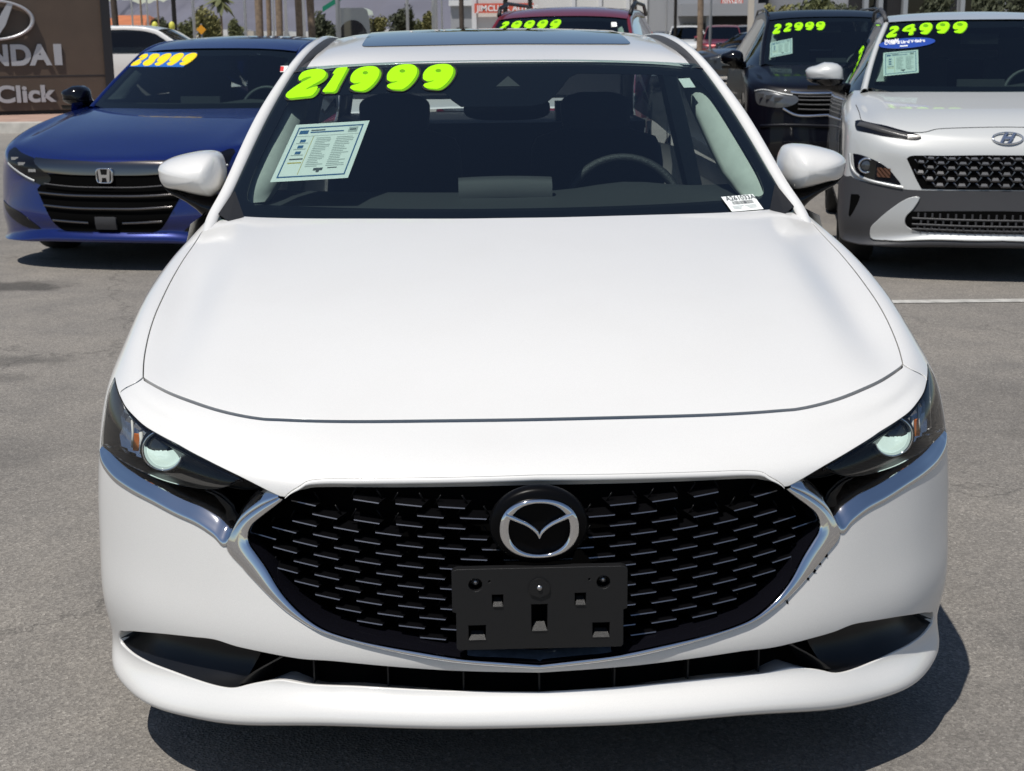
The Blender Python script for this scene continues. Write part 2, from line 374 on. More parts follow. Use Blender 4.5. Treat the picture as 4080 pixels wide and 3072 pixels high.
# ---------------------------------------------------------------- the white sedan in front
X=np.array([0,.2,.4,.56,.66,.735,.795,.85,.883,.8975])
Yp=np.array([0,.008,.04,.097,.153,.207,.267,.345,.425,.57])
def row(z,dy,x=None,y=None):
    z=np.broadcast_to(z,X.shape); dy=np.broadcast_to(dy,X.shape)
    return np.stack([X if x is None else np.array(x),(Yp+dy) if y is None else np.array(y),z],-1)
XL=np.array([0,.2,.4,.556,.655,.732,.790,.842,.874,.888])
XR=np.array([0,.2,.4,.56,.66,.737,.799,.857,.891,.9055])
def xs(a,b,d): return np.concatenate([X[:7],[a,b,d]])
rows=[
 row([.213,.210,.205,.180,.170,.165,.163,.167,.176,.185],.12,XL-.02*(X>.5)),
 row([.202,.200,.197,.172,.161,.154,.152,.155,.169,.178],-.016,XL),
 row([.240,.239,.238,.216,.203,.195,.191,.194,.20,.205],[-.022]*4+[-.018]*6,XL+.004*(X>.5)),
 row([.275,.275,.275,.262,.248,.238,.232,.235,.24,.245],[.010]*4+[.012]*6,X),
 row([.325,.325,.328,.33,.33,.328,.325,.32,.32,.32],[-.016,-.016,-.014,-.010]+[-.010]*6,XR),
 row([.42,.42,.42,.42,.42,.42,.42,.42,.42,.42],[0,0,0,0]+[.002]*6,XR),
 row(.51,[.020,.020,.018,.016,.015]+[.014]*5,XR),
 row([.59,.59,.592,.6,.605,.61,.615,.62,.62,.61],[.034,.034,.034,.030,.028,.026,.024,.024,.022,.02]),
 row([.65,.65,.65,.658,.672,.69,.705,.71,.70,.68],[.05,.05,.046,.036,.036,.04,.05,.07,.09,.1]),
 row([.693,.693,.694,.7,.712,.728,.745,.755,.745,.72],[.12,.12,.115,.105,.1,.105,.115,.145,.18,.22]),
 row([.727,.727,.730,.737,.745,.755,.772,.785,.77,.74],0,y=[.22,.222,.235,.265,.30,.345,.44,.57,.70,.8]),
 row([.803,.802,.80,.798,.801,.791,.806,.825,.80,.76],0,y=[.43,.432,.445,.465,.49,.53,.58,.70,.82,.9]),
 row([.866,.865,.861,.856,.853,.831,.845,.860,.83,.78],0,y=[.65,.652,.66,.675,.69,.72,.76,.85,.95,1.0]),
 row([.917,.916,.912,.907,.905,.876,.880,.892,.855,.80],0,xs(0.846,0.879,0.895),[.88,.882,.89,.90,.915,.935,.96,1.02,1.08,1.12]),
 row([.958,.957,.953,.947,.944,.925,.916,.921,.885,.82],0,xs(0.836,0.866,0.892),[1.10,1.10,1.108,1.118,1.128,1.14,1.155,1.19,1.24,1.27]),
 row([.986,.985,.982,.976,.971,.964,.951,.948,.905,.84],0,xs(0.821,0.852,0.886),[1.26,1.262,1.275,1.295,1.315,1.335,1.355,1.38,1.41,1.43]),
 row([1.006,1.005,1.001,.995,.99,.984,.974,.972,.925,.85],0,xs(0.806,0.836,0.88),[1.40,1.402,1.415,1.44,1.46,1.485,1.51,1.55,1.58,1.6]),
]

BODY = Surf(np.array(rows))
T = {'shut': [(0.011,9.981),(1.099,9.981),(2.392,9.929),(2.738,9.913),(3.331,9.986),(4.201,10.123),(4.901,10.215),(5.296,10.224),(5.61,10.205)],
'hside': [(5.816,10.299),(5.996,10.685),(6.182,11.221),(6.284,11.756),(6.326,12.282),(6.367,12.947),(6.355,13.745),(6.153,14.448),(6.284,15.109)],
'hrear': [(5.605,16.0),(4.808,15.671),(3.525,15.386),(2.054,15.118),(0.754,14.964)],
'lightup': [(7.117,9.107),(6.8,8.886),(6.513,8.711),(6.128,8.52),(5.677,8.428),(5.251,8.365),(4.799,8.361),(4.258,8.348),(3.983,8.305),(3.424,8.167),(2.902,7.901),(2.403,7.443)],
'lightout': [(7.117,9.107),(7.34,8.528),(7.355,8.14),(7.365,7.82),(7.475,7.418),(7.529,7.181)],
'lightbot': [(7.529,7.181),(6.695,7.182),(5.937,7.18),(5.303,7.181),(4.533,7.165),(3.849,7.203),(3.423,7.285),(3.162,7.441),(2.884,7.867)],
'chlow': [(7.603,7.043),(7.366,6.896),(6.908,6.8),(6.427,6.736),(5.796,6.701),(4.968,6.636),(4.212,6.501),(3.735,6.41),(3.389,6.253),(3.164,6.095),(2.936,5.734),(2.733,5.447),(2.552,5.185),(2.38,4.958),(2.218,4.791),(2.065,4.651),(1.832,4.529),(1.372,4.328),(0.765,4.102),(0.007,3.906)],
'chin': [(2.347,7.399),(2.468,7.124),(2.616,6.848),(2.732,6.653),(2.797,6.483),(2.816,6.354),(2.802,6.21),(2.723,6.043),(2.596,5.773),(2.458,5.408),(2.343,5.165),(2.185,4.912),(1.99,4.692),(1.776,4.567),(1.502,4.461),(1.107,4.336),(0.712,4.204),(0.31,4.115),(0.005,4.039)],
'gtop': [(2.346,7.431),(2.233,7.561),(2.124,7.72),(2.005,7.868),(1.889,7.929),(1.475,8.009),(0.948,8.058),(0.416,8.095),(0.0,8.11)],
'crease': [(2.034,8.086),(1.476,8.195),(0.0,8.287)],
'pup': [(6.503,3.524),(5.96,3.701),(5.025,3.87),(4.006,4.005),(3.452,4.075),(3.062,4.015),(2.732,3.986),(2.447,3.955),(2.194,3.936),(1.846,3.974),(1.244,3.916),(0.845,3.856),(0.31,3.787),(0.013,3.741)],
'plo': [(6.904,3.124),(6.883,3.007),(6.739,2.975),(6.29,2.964),(5.666,2.964),(4.803,2.9),(4.122,2.77),(3.561,2.646),(3.258,2.603),(3.098,2.635),(2.934,2.743),(2.77,2.846),(2.506,2.978),(2.343,2.948),(2.096,2.868),(1.66,2.888),(1.119,2.86),(0.718,2.823),(0.008,2.745)],
'diag': [(2.934,2.804),(2.447,3.955)],
'amber': [(5.873,7.839),(5.676,7.916),(5.572,7.54),(5.767,7.507)],
'reflector': [(6.008,7.909)],
'proj': [(4.586,7.921)],
'wingkink': [(2.884,7.867),(2.759,7.241),(3.049,6.409)],
'chips': [(2.902,5.711),(2.812,5.553),(2.724,5.432),(2.642,5.289),(2.375,4.895)],
'seam': [(5.721,10.199),(6.455,8.904)],
'tipR': [(6.846,9.296)],
'amberR': [(5.581,7.901),(5.81,7.934),(5.735,7.544),(5.492,7.615)],
'projR': [(4.475,8.02)],
'creaseR': [(6.188,14.437),(5.729,13.594),(5.149,12.757),(4.434,11.915),(3.797,11.21),(3.332,10.704)],
'hrearR': [(5.651,15.99),(4.386,15.508),(3.256,15.307),(2.135,15.153),(0.778,15.021)],
}
CH0 = T['chlow'][0]
car = thing('sedan', 'white four-door sedan closest to the camera, wide black honeycomb grille and 21999 on its windscreen', 'car')
def half(segs): return segs+mirror_loop(segs)
def rv(c): return list(c)[::-1]
def LR(fn):
    for s in (1, -1): fn(s)
shut = [(0, 9.981)]+T['shut'][1:-1]+[(5.64, 10.19)]
hside = [(5.735, 10.215)]+T['hside'][1:-2]+[(6.26, 14.45), (6.24, 15.0), (6.1, 15.5), (5.75, 15.86)]
hrear = [(5.72, 15.9), (5.2, 15.80), (4.4, 15.53), (3.4, 15.345), (2.1, 15.135), (.76, 14.99), (0, 14.97)]
corner = [(5.64, 10.19), (5.72, 10.195), (5.735, 10.215)]
shutU = [(u, v+.028) for u, v in shut]
pan('bonnet', M['white'], car, BODY, half([shutU, [shutU[-1], corner[1], corner[2]], hside, [hside[-1], hrear[0]], hrear]), inset=.0022, du=.22, dv=.22, depth=.014)
gtop = rv(T['gtop']); lu = rv(T['lightup'])
crs = [(0, T['crease'][-1][1])]+[T['crease'][1], T['crease'][0], (2.16, 7.86), (2.27, 7.64), gtop[-1]] if False else [(0, T['crease'][2][1]), T['crease'][1], T['crease'][0], (2.19, 7.83), (2.29, 7.62), (2.346, 7.445)]
cap = half([crs, [crs[-1], lu[0]], lu[:10], [lu[9], (6.459, 8.898), (5.70, 10.2)], [(5.70, 10.2), (5.64, 10.16)], rv([(u, v-.03) for u, v in shut])])
low = half([[(0, .05), (4, .05), (9, .05)], [(9, .05), (9, 3), (9, 7.0)], [(9, 7.0), (8.2, 7.05), CH0], T['chlow'][:-1]+[(0, T['chlow'][-1][1])]])
PL0, PU0 = T['plo'][0], T['pup'][0]
plo = rv(T['plo']); hole = half([[(0, T['plo'][-1][1])]+plo[1:-1]+[PL0], [PL0, (PL0[0]-.03, PL0[1]+.14), (PU0[0]+.18, PU0[1]-.06), PU0], T['pup'][:-1]+[(0, T['pup'][-1][1])]])
v1, f1, n1 = panel(BODY, cap, inset=.002, du=.22, dv=.16, depth=.03, step=.010)
v2, f2, n2 = panel(BODY, low, [hole], inset=.0015, du=.2, dv=.2, depth=.055, lip=.003, step=.010)
obj('bumper', np.concatenate([v1, v2]), f1+[tuple(i+len(v1) for i in q) for q in f2], M['white'], car, True, np.concatenate([n1, n2]))
def brow(s):
    n = 60; c = crom(crs, 12); p = BODY.ev(c[:, 0], c[:, 1]); L = np.concatenate([[0], np.cumsum(np.linalg.norm(np.diff(p, axis=0), axis=1))]); t = np.linspace(0, L[-1], n); q = np.stack([np.interp(t, L, p[:, k]) for k in range(3)], 1)
    h = np.interp(t/L[-1], [0, .72, .86, 1], [.0115, .0115, .010, .002]); G = []
    for dz, dy in ((.0, .0016), (-.15, -.0008), (-.5, -.0022), (-.85, -.0022), (-1, .001), (-1, .03)): G.append(np.stack([q[:, 0]*s, q[:, 1]+dy, q[:, 2]+dz*h-.0004], 1))
    b = MB(); b.grid(np.array(G) if s < 0 else np.array(G)[:, ::-1]); b.obj('grille_brow', M['white'], car, True)
LR(brow)
def fender(s):
    o = [[CH0, (8.2, 7.05), (9, 7.0)], [(9, 7.0), (9, 11), (9, 16)], [(9, 16), (7, 16), (5.78, 16)], [(5.78, 16)]+rv(hside)[:-1]+[(5.735, 10.215)],
         [(5.735, 10.215), (6.0, 9.72), (6.5, 8.9)], [(6.5, 8.9)]+T['lightup'][2::-1], T['lightout'][:-1]+[CH0]]
    pan('front_wing', M['white'], car, BODY, o, inset=.0022, du=.2, dv=.2, depth=.02, side=s)
LR(fender)
def wing_side(parent, S_, yc, zc, r, pm):
    v = np.linspace(7.5, 16, 40); top = S_.ev(np.full(40, 8.99), v); G = []
    for t in top:
        d = r*r-(t[1]-yc)**2; zb_ = zc+math.sqrt(d) if d > 0 else .22
        if t[1] < yc-r*.98: continue
        zb_ = min(zb_, t[2]-.002); G.append([(t[0]+.004*math.sin(math.pi*k)-.012*k*k, t[1], t[2]+(zb_-t[2])*k) for k in np.linspace(0, 1, 7)])
    G = np.array(G)
    for s in (-1, 1): b = MB(); b.grid((G*np.array([s, 1, 1.]))[:, ::(1 if s > 0 else -1)]); b.obj('wing_side', pm, parent, True)
wing_side(car, BODY, .93, .318, .365, M['white'])
# dark liners below the shut lines
lb = MB(); lb.grid(sheet(BODY, np.linspace(-8.2, 8.2, 42), np.linspace(9.3, 15.9, 24), -.03)); lb.obj('bonnet_liner', M['liner'], car, True)
# headlamps
def headlamp(s):
    m = np.array([s, 1, 1.])
    lens_loop = [T['lightup'][:-1], [T['lightup'][-2], T['lightbot'][-1]], rv(T['lightbot']), rv(T['lightout'])]
    hl = pan('headlight', M['lens'], car, BODY, lens_loop, inset=.002, du=.2, dv=.2, depth=.004, side=s)
    hs = BODY
    off = lambda u, v, d: (BODY.ev(np.array([u]), np.array([v]))[0]+BODY.nrm(np.array([u]), np.array([v]))[0]*d)*m
    # dark housing: floor plus wall
    L = loop(BODY, lens_loop, .012); p = BODY.ev(L[:, 0], L[:, 1]); n = BODY.nrm(L[:, 0], L[:, 1])
    fl = panel(Fn(lambda u, v: BODY.ev(u, v)-BODY.nrm(u, v)*.085), lens_loop, du=.2, dv=.2, depth=.004, inset=-.004)
    b = MB(); b.add(fl[0]*m, fl[1]); b.grid(np.array([p-n*.005, p-n*.09])*m, closed_u=True); b.obj('lamp_housing', M['lamp_dark'], hl, True)
    # bezel line along the upper edge
    b = MB(); c = crom(T['lightup'][1:-1], 6); q = BODY.ev(c[:, 0], c[:, 1])-BODY.nrm(c[:, 0], c[:, 1])*.012
    b.tube((q-np.array([0, 0, .004]))*m, .0035, 6); b.obj('lamp_bezel', M['gloss_black'], hl, True)
    # reflector bowl in the outer corner, made of facets
    b = MB(); G = []
    for i, v in enumerate(np.linspace(7.26, 8.95, 9)):
        G.append([off(u, v, -.036+.007*(((i+j) % 2)-.5)) for j, u in enumerate(np.linspace(5.5+.4*max(0, v-7.9), 7.28, 9))])
    b.grid(np.array(G)); b.obj('reflector', M['reflector'], hl, False)
    b = MB(); b.box(off(5.88, 7.66, -.020), (.011, .006, .034), Matrix.Rotation(rad(-8*s), 3, 'Y')); b.obj('side_marker', M['amber'], hl)
    # projector: chrome ring, dark collar, glowing lens
    c = Vector(off(5.0, 7.8, -.034)); ax = Vector((.10*s, -1, .06)).normalized(); R = ax.to_track_quat('Z', 'Y').to_matrix()
    ring = lambda r, d, k=36: [c+R @ Vector((r*math.cos(t), r*math.sin(t), d)) for t in np.linspace(0, 2*math.pi, k, endpoint=False)]
    b = MB(); b.grid(np.array([ring(.033, -.012), ring(.036, .002), ring(.040, .004), ring(.041, -.004), ring(.041, -.02)]), closed_u=True); b.obj('projector_ring', M['chrome'], hl, True)
    zc = c.z+.004
    b = disc_mesh([ring(.0345*math.cos(a), -.012+.024*math.sin(a)) for a in np.linspace(0, 1.45, 14)]); hi = [f for f in b.f if sum(b.v[i][2] for i in f)/len(f) > zc]; lo_ = [f for f in b.f if f not in hi]
    obj('projector_lens', b.v, lo_, M['projector'], hl); obj('projector_shade', b.v, hi, M['dark_proj'], hl)
    b = MB(); b.grid(np.array([ring(.041, -.004), ring(.046, -.003), ring(.048, -.012), ring(.046, -.03)]), closed_u=True); b.obj('projector_collar', M['gloss_black'], hl, True)
    b = MB(); b.tube([off(u, v, -.02) for u, v in ((5.66, 8.05), (5.63, 7.75), (5.66, 7.45))], .004, 6); b.tube([off(u, v, -.022) for u, v in ((6.15, 8.2), (6.1, 7.8), (6.15, 7.45))], .0025, 6); b.obj('lamp_divider', M['trim_grey'], hl, True)
M['projector'] = mat('lit_projector_lens', (.30, .36, .34), .06, .2, .8, emit=((.80, 1.0, .90), .8), bump=(140, .4)); M['dark_proj'] = mat('projector_dark_glass', (.02, .022, .02), .05, 0, .8)
LR(headlamp)
# bright wing under each lamp and round the grille
def resample(c, n):
    c = crom(c, 10); p = BODY.ev(c[:, 0], c[:, 1]); L = np.concatenate([[0], np.cumsum(np.linalg.norm(np.diff(p, axis=0), axis=1))])
    t = np.linspace(0, L[-1], n); return np.stack([np.interp(t, L, c[:, 0]), np.interp(t, L, c[:, 1])], 1)
tipA = [(2.93, 6.62), (2.66, 7.06), (2.42, 7.43)]
def chrome_wing(s):
    m = np.array([s, 1, 1.]); n = 90
    A = resample(T['chlow'][:10]+tipA, n); B = resample(T['lightbot']+[(2.72, 7.82), (2.52, 7.62), (2.41, 7.47)], n)
    w = np.interp(np.arange(n), [0, 8, 20, 60, 76, 84, n-1], [.12, .30, .8, 1, .8, .35, .06])[:, None]
    p0 = BODY.ev(A[:, 0], A[:, 1]); nn = BODY.nrm(A[:, 0], A[:, 1]); hd = nn*np.array([1, 1, 0]); hd /= np.linalg.norm(hd, axis=1)[:, None]
    k_ = np.interp(np.arange(n), [0, 5, 70, 84, n-1], [.5, 1, 1, .8, .35])[:, None]; G = [p0-nn*.012, p0, p0+nn*.002]
    for d, z in ((-.0015, .0035), (-.001, .0075), (.001, .0105), (.0045, .0140), (.010, .0205), (.016, .027), (.022, .0320)): G.append(p0-hd*d*k_+np.array([0, 0, 1])*z*k_)
    for d, z in ((.032, .0370), (.05, .0410), (.08, .045), (.12, .049)): G.append(p0-hd*(.022*k_+(d-.022)*w)+np.array([0, 0, 1])*(.032*k_+(z-.032)*w))
    b = MB(); b.grid(np.array(G)*m); b.obj('chrome_wing', M['chrome'], car, True)
    O = resample(rv(tipA)+T['chlow'][9:-1]+[(0.0, T['chlow'][-1][1]+.004)], 110); I = resample(T['chin'][:-1]+[(0.0, T['chin'][-1][1])], 110); G = []
    for fr, d in ((0, -.012), (0, .0005), (.08, .003), (.5, .0065), (.9, .0055), (1.0, .002), (1.0, -.004)):
        q = O*(1-fr)+I*fr; G.append(BODY.ev(q[:, 0], q[:, 1])+BODY.nrm(q[:, 0], q[:, 1])*d)
    b = MB(); b.grid(np.array(G)*m); b.obj('grille_surround', M['chrome'], car, True)
    q = I; p0 = BODY.ev(q[:, 0], q[:, 1]); nn = BODY.nrm(q[:, 0], q[:, 1]); ctr = np.array([0, .05, .52])
    G = [p0-nn*.004]+[p0+np.array([0, d, 0])+(ctr-p0)*np.array([k, 0, k*1.1]) for d, k in ((.008, .005), (.022, .018), (.040, .026), (.09, .034))]
    b = MB(); b.grid(np.array(G)*m); b.obj('grille_frame', M['gloss_black'], car, True)
LR(chrome_wing)
b = MB(); q = np.array([(u, T['chin'][-1][1]+.02*abs(u)+.0) for u in np.linspace(-.66, .66, 24)]); vv_ = np.interp(np.abs(q[:, 0]), [x[0] for x in T['chin'][::-1]], [x[1] for x in T['chin'][::-1]]); p0 = BODY.ev(q[:, 0], vv_)
b.grid(np.array([p0+np.array([0, .003, -.001]), p0+np.array([0, .02, .004]), p0+np.array([0, .045, .008])])); b.obj('grille_ledge', M['dusty_sheen'], car, True)
# grille: rows of small horizontal fins in front of a dark lattice
yp = lambda x: np.interp(np.abs(x), X, Yp)
ypf = lambda x: .36*np.abs(x)**2.1
gr_in = np.array([tuple(p) for p in BODY.ev(*np.array(T['chin']+rv(T['gtop'])[:0]).T)])
top = BODY.ev(*np.array(T['gtop']).T)
poly = np.concatenate([gr_in[:, [0, 2]], top[::-1][:-1][:, [0, 2]]]); polyF = np.concatenate([poly, (poly*np.array([-1, 1]))[::-1]])
bk = MB(); xx = np.linspace(-.52, .52, 27); bk.grid(np.array([[(x, ypf(x)+.095, z) for x in xx] for z in (.30, .45, .60, .645)])); gr = bk.obj('grille', M['void'], car, True)
M['fin_black'] = mat('fin_black_plastic', (.003, .003, .0035), .3, spec=.08); M['fin_edge'] = mat('fin_glint_lip', (.26, .26, .27), .14, .85)  # lip colour lifted above the fin black to stand for sky and sun glints
def fin_mesh():
    b = MB(); a = .0235
    # front lip, sloping top, scalloped underside: a shallow open cup
    P = [(-a, 0, 0), (a, 0, 0), (a+.001, .0013, .0016), (-a-.001, .0013, .0016),
         (-a-.010, .034, .004), (a+.010, .034, .004), (-a+.004, .003, -.0035), (a-.004, .003, -.0035), (a-.010, .030, -.0075), (-a+.010, .030, -.0075)]
    b.add(P, [(0, 1, 2, 3), (3, 2, 5, 4), (0, 6, 7, 1), (6, 9, 8, 7), (9, 4, 5, 8), (0, 3, 4, 9, 6), (1, 7, 8, 5, 2)])
    me = bpy.data.meshes.new('grille_fin'); me.from_pydata(b.v, [], b.f); me.materials.append(M['fin_edge']); me.materials.append(M['fin_black'])
    for i, p_ in enumerate(me.polygons): p_.material_index = 0 if i == 0 else 1
    return me
FIN = fin_mesh(); rib = MB(); zr = np.arange(.338, .68, .0193)
ell = lambda x, z: (x/.093)**2+((z-.587)/.076)**2
def ins(x, z): return inside(np.array([[x, z]]), [polyF])[0]
for r, z in enumerate(zr):
    for k in range(-8, 9):
        x = k*.078+(.039 if r % 2 else 0); zz = z+.10*abs(x)**2
        if not (ins(x-.027*np.sign(x) if x else x, zz) or ins(x, zz)) or not ins(x*1.0+(.006 if x > 0 else -.006), zz-.004): continue
        if not ins(x, zz+.024): continue
        if ell(x, zz) < 1: continue
        if -.155 < x < .155 and .40 < zz < .50: continue
        o = link(bpy.data.objects.new('grille_fin', FIN), gr); sl = math.atan(.76*abs(x)**1.1)*(1 if x > 0 else -1)
        o.location = (x, ypf(x)+.026+.06*(zz-.38), zz); o.rotation_euler = (rad(4), rad(-9*x/.45), sl)
        out = min(abs(x), .46)
        for sx in (-1, 1):
            xa, xb = x+sx*.030, x+sx*.019
            if ell(xb, zz+.019) < 1.1: continue
            rib.tube([(xa, ypf(xa)+.045+.06*(zz-.38), zz), (xb, ypf(xb)+.043+.06*(zz-.38), zz+.0195)], .0018, 5)
tag(rib.obj('lattice', M['fin_black'], gr, True), kind='stuff')
# emblem: black dished plate, oval ring and spread wings
em = disc_mesh([[(a, .028, .587+b) for a, b in oval(48, .089, .072)], [(a, .008, .587+b) for a, b in oval(48, .088, .071)], [(a, .0045, .587+b) for a, b in oval(48, .083, .066)],
                [(a, .003, .587+b) for a, b in oval(48, .079, .063)], [(a, .001, .587+b) for a, b in oval(48, .073, .058)], [(a, .002, .587+b) for a, b in oval(48, .02, .02)]]).obj('emblem', M['fin_black'], car, True)
ro = oval(64, .0712, .0552, 2.25); ri = oval(64, .0545, .0475, 2.2); rm = (ro*.45+ri*.55); Z0 = .5868
b = MB(); b.grid(np.array([[(p[0], y, Z0+p[1]) for p in q] for q, y in ((ro, .004), (ro, -.008), (ro*.985, -.0105), (rm, -.0125), (ri*1.02, -.0105), (ri, -.008), (ri, .004))]), closed_u=True); b.obj('emblem_ring', M['chrome'], em, True)
wt = [(520, 590), (640, 650), (760, 710), (880, 770), (960, 825), (1030, 885), (1072, 945), (1090, 1000)]; wb = [(505, 705), (600, 745), (700, 785), (800, 828), (900, 885), (980, 950), (1045, 1025), (1090, 1115)]
def wing(s):
    t = crom(wt, 4); u = crom(wb, 4); cv = lambda c: np.stack([(c[:, 0]-1090)/9700*-s, (910-c[:, 1])/9700], 1); t, u = cv(t), cv(u); mid = (t*.55+u*.45)
    b = MB(); b.grid(np.array([[(p[0], y, Z0+p[1]) for p in q] for q, y in ((t, .002), (t, -.009), (mid, -.0165), (u, -.009), (u, .002))])); b.obj('emblem_wing', M['chrome'], em, True)
LR(wing)
# plate bracket with its holes and clips
brk = [(-.157, .518), (-.154, .5225), (-.147, .5245), (.147, .5245), (.154, .5225), (.157, .518), (.157, .446), (.150, .443), (.150, .376), (.147, .3725), (-.147, .3725), (-.150, .376), (-.150, .443), (-.157, .446)]
PL = Fn(lambda u, v: np.stack([u, -.040+.02*(v-.45), v], -1)); PLD = PL
sg = lambda p: [[p[i], p[(i+1) % len(p)]] for i in range(len(p))]
rect = lambda x0, z0, x1, z1: [(x0, z0), (x1, z0), (x1, z1), (x0, z1)]
circ = lambda x, z, r, n=16: [(x+r*math.cos(t), z+r*math.sin(t)) for t in np.linspace(0, 2*math.pi, n, endpoint=False)]
holes = [rect(-.130, .390, -.097, .4195), rect(.094, .390, .127, .4195), rect(-.087, .4535, -.065, .477), rect(.062, .4535, .084, .477), rect(-.0165, .405, .0145, .457), circ(-.1155, .4955, .0135), circ(.1145, .4955, .0135), circ(-.0905, .5015, .003, 8), circ(.089, .5015, .003, 8)]
v, f, n = panel(PL, sg(brk), [sg(h) for h in holes], du=.02, dv=.02, depth=.016, lip=.0012, step=.006)
pb = obj('plate_bracket', v, f, M['black_plastic'], car, True, n); pb.location = (0, .022, -.009)
bb = MB(); bb.box((0, .006, .437), (.29, .026, .12)); bb.obj('bracket_backing', M['void'], pb)
for hx in (-.1155, .1145):
    b = MB(); b.tube([(hx, .02, .497), (hx, -.026, .497)], .007, 14); b.tube([(hx, -.020, .497), (hx, -.032, .498)], .0045, 10); b.obj('bolt', M['alloy'], pb, True)
for hx, z, w in ((-.076, .4535, .009), (.073, .4535, .009), (-.0135, .405, .0135), (-.1135, .39, .0155), (.1105, .39, .0155)):
    x0 = -.001 if w == .0135 else hx; b = MB(); b.add([(x0-w, -.042, z+.001), (x0+w, -.042, z+.001), (x0+w*.7, -.026, z+.013), (x0-w*.7, -.026, z+.013), (x0-w, -.042, z-.0012), (x0+w, -.042, z-.0012)], [(0, 1, 2, 3), (4, 5, 1, 0)]); b.obj('clip', M['black_plastic'], pb)
b = MB(); b.prism([(.0, .470)]+[(.019*math.cos(t), .487+.019*math.sin(t)) for t in np.linspace(-.6, math.pi+.6, 16)], -.001, .004, ((1, 0, 0), (0, 0, 1), (0, -1, 0), (-.001, -.039, 0))); b.obj('tab', M['black_plastic'], pb)
b = MB(); b.tube([(-.001, -.040, .4895), (-.001, -.046, .4895)], .0045, 12); b.obj('screw', M['alloy'], pb, True)
# lower intake: dark slot, glossy side pockets, slanting blades
b = MB(); b.grid(sheet(BODY, np.linspace(-7.0, 7.0, 60), np.linspace(2.5, 4.2, 8), -.055)); b.obj('intake', M['void'], car, True)
def pocket(s):
    m = np.array([s, 1, 1.])
    lo = [p for p in rv(T['plo']) if p[0] > 3.0]; up = [p for p in T['pup'] if p[0] > 2.5]
    n = 40; A = resample(lo+[(PL0[0]-.02, PL0[1]+.04)], n); B = resample(rv(up)+[(PL0[0]-.04, PL0[1]+.12)], n); G = []
    for fr, d in ((0, -.003), (.06, -.006), (.16, -.018), (.45, -.045), (.75, -.05), (1, -.045)):
        q = A*(1-fr)+B*fr; G.append(BODY.ev(q[:, 0], q[:, 1])+BODY.nrm(q[:, 0], q[:, 1])*d)
    b = MB(); b.grid(np.array(G)*m); po = b.obj('fog_pocket', M['pocket'], car, True)
    c = resample([(3.06, 2.78), (2.72, 3.42), (2.42, 3.965)], 16); p = BODY.ev(c[:, 0], c[:, 1]); nn = BODY.nrm(c[:, 0], c[:, 1])
    b = MB(); b.grid(np.array([p-nn*.002+np.array([.003, 0, 0]), p-nn*.001, p-nn*.002-np.array([.004, 0, 0]), p-nn*.055-np.array([.03, 0, 0])])*m); b.obj('blade', M['black_plastic'], po, True)
LR(pocket)
b = MB()
for x in np.linspace(-.42, .42, 7): b.box((x, ypf(x)+.035, .287), (.003, .04, .06))
b.obj('intake_ribs', M['black_plastic'], car)
# underbody and wheels
b = MB(); b.box((0, 2.4, .24), (1.5, 4.1, .14)); b.box((0, .62, .20), (1.1, .8, .03)); b.obj('underbody', M['liner'], car)
def wheel_parts(parent, x, y, r, w, side, rim=.68, m_rim='alloy', spokes=10):
    n = 40; R = lambda rad_, xx: [(x+side*xx, y+rad_*math.cos(t), r+rad_*math.sin(t)) for t in np.linspace(0, 2*math.pi, n, endpoint=False)]
    wh = MB(); wh.grid(np.array([R(r*rim, -w/2), R(r*.93, -w/2), R(r, -w*.38), R(r, w*.38), R(r*.93, w/2), R(r*rim, w/2)]), closed_u=True); wo = wh.obj('wheel', M['rubber'], parent, True)
    b = disc_mesh([R(r*rim, w*.48), R(r*rim*.93, w*.42), R(r*rim*.9, w*.05), R(.02, w*.05)]); b.obj('rim', M['void'], wo, True)
    b = MB()
    for k in range(spokes):
        t = 2*math.pi*k/spokes; a = np.array([math.cos(t), math.sin(t)]); p = np.array([-a[1], a[0]])
        for (r0, r1, w0, w1) in ((.04, r*rim*.95, .018, .012),):
            q = [a*r0+p*w0, a*r0-p*w0, a*r1-p*w1, a*r1+p*w1]
            b.add([(x+side*w*.40, y+i[0], r+i[1]) for i in q]+[(x+side*w*.25, y+i[0], r+i[1]) for i in q], [(0, 1, 2, 3), (0, 4, 5, 1), (1, 5, 6, 2), (2, 6, 7, 3), (3, 7, 4, 0)])
    b.add([(x+side*w*.42, y+.05*math.cos(t), r+.05*math.sin(t)) for t in np.linspace(0, 6.28, 12, endpoint=False)], [tuple(range(12))])
    b.obj('spokes', M[m_rim], wo)
    return wo
for y in (.93, 3.65):
    for s in (-1, 1): wheel_parts(car, s*.785, y, .318, .205, s)
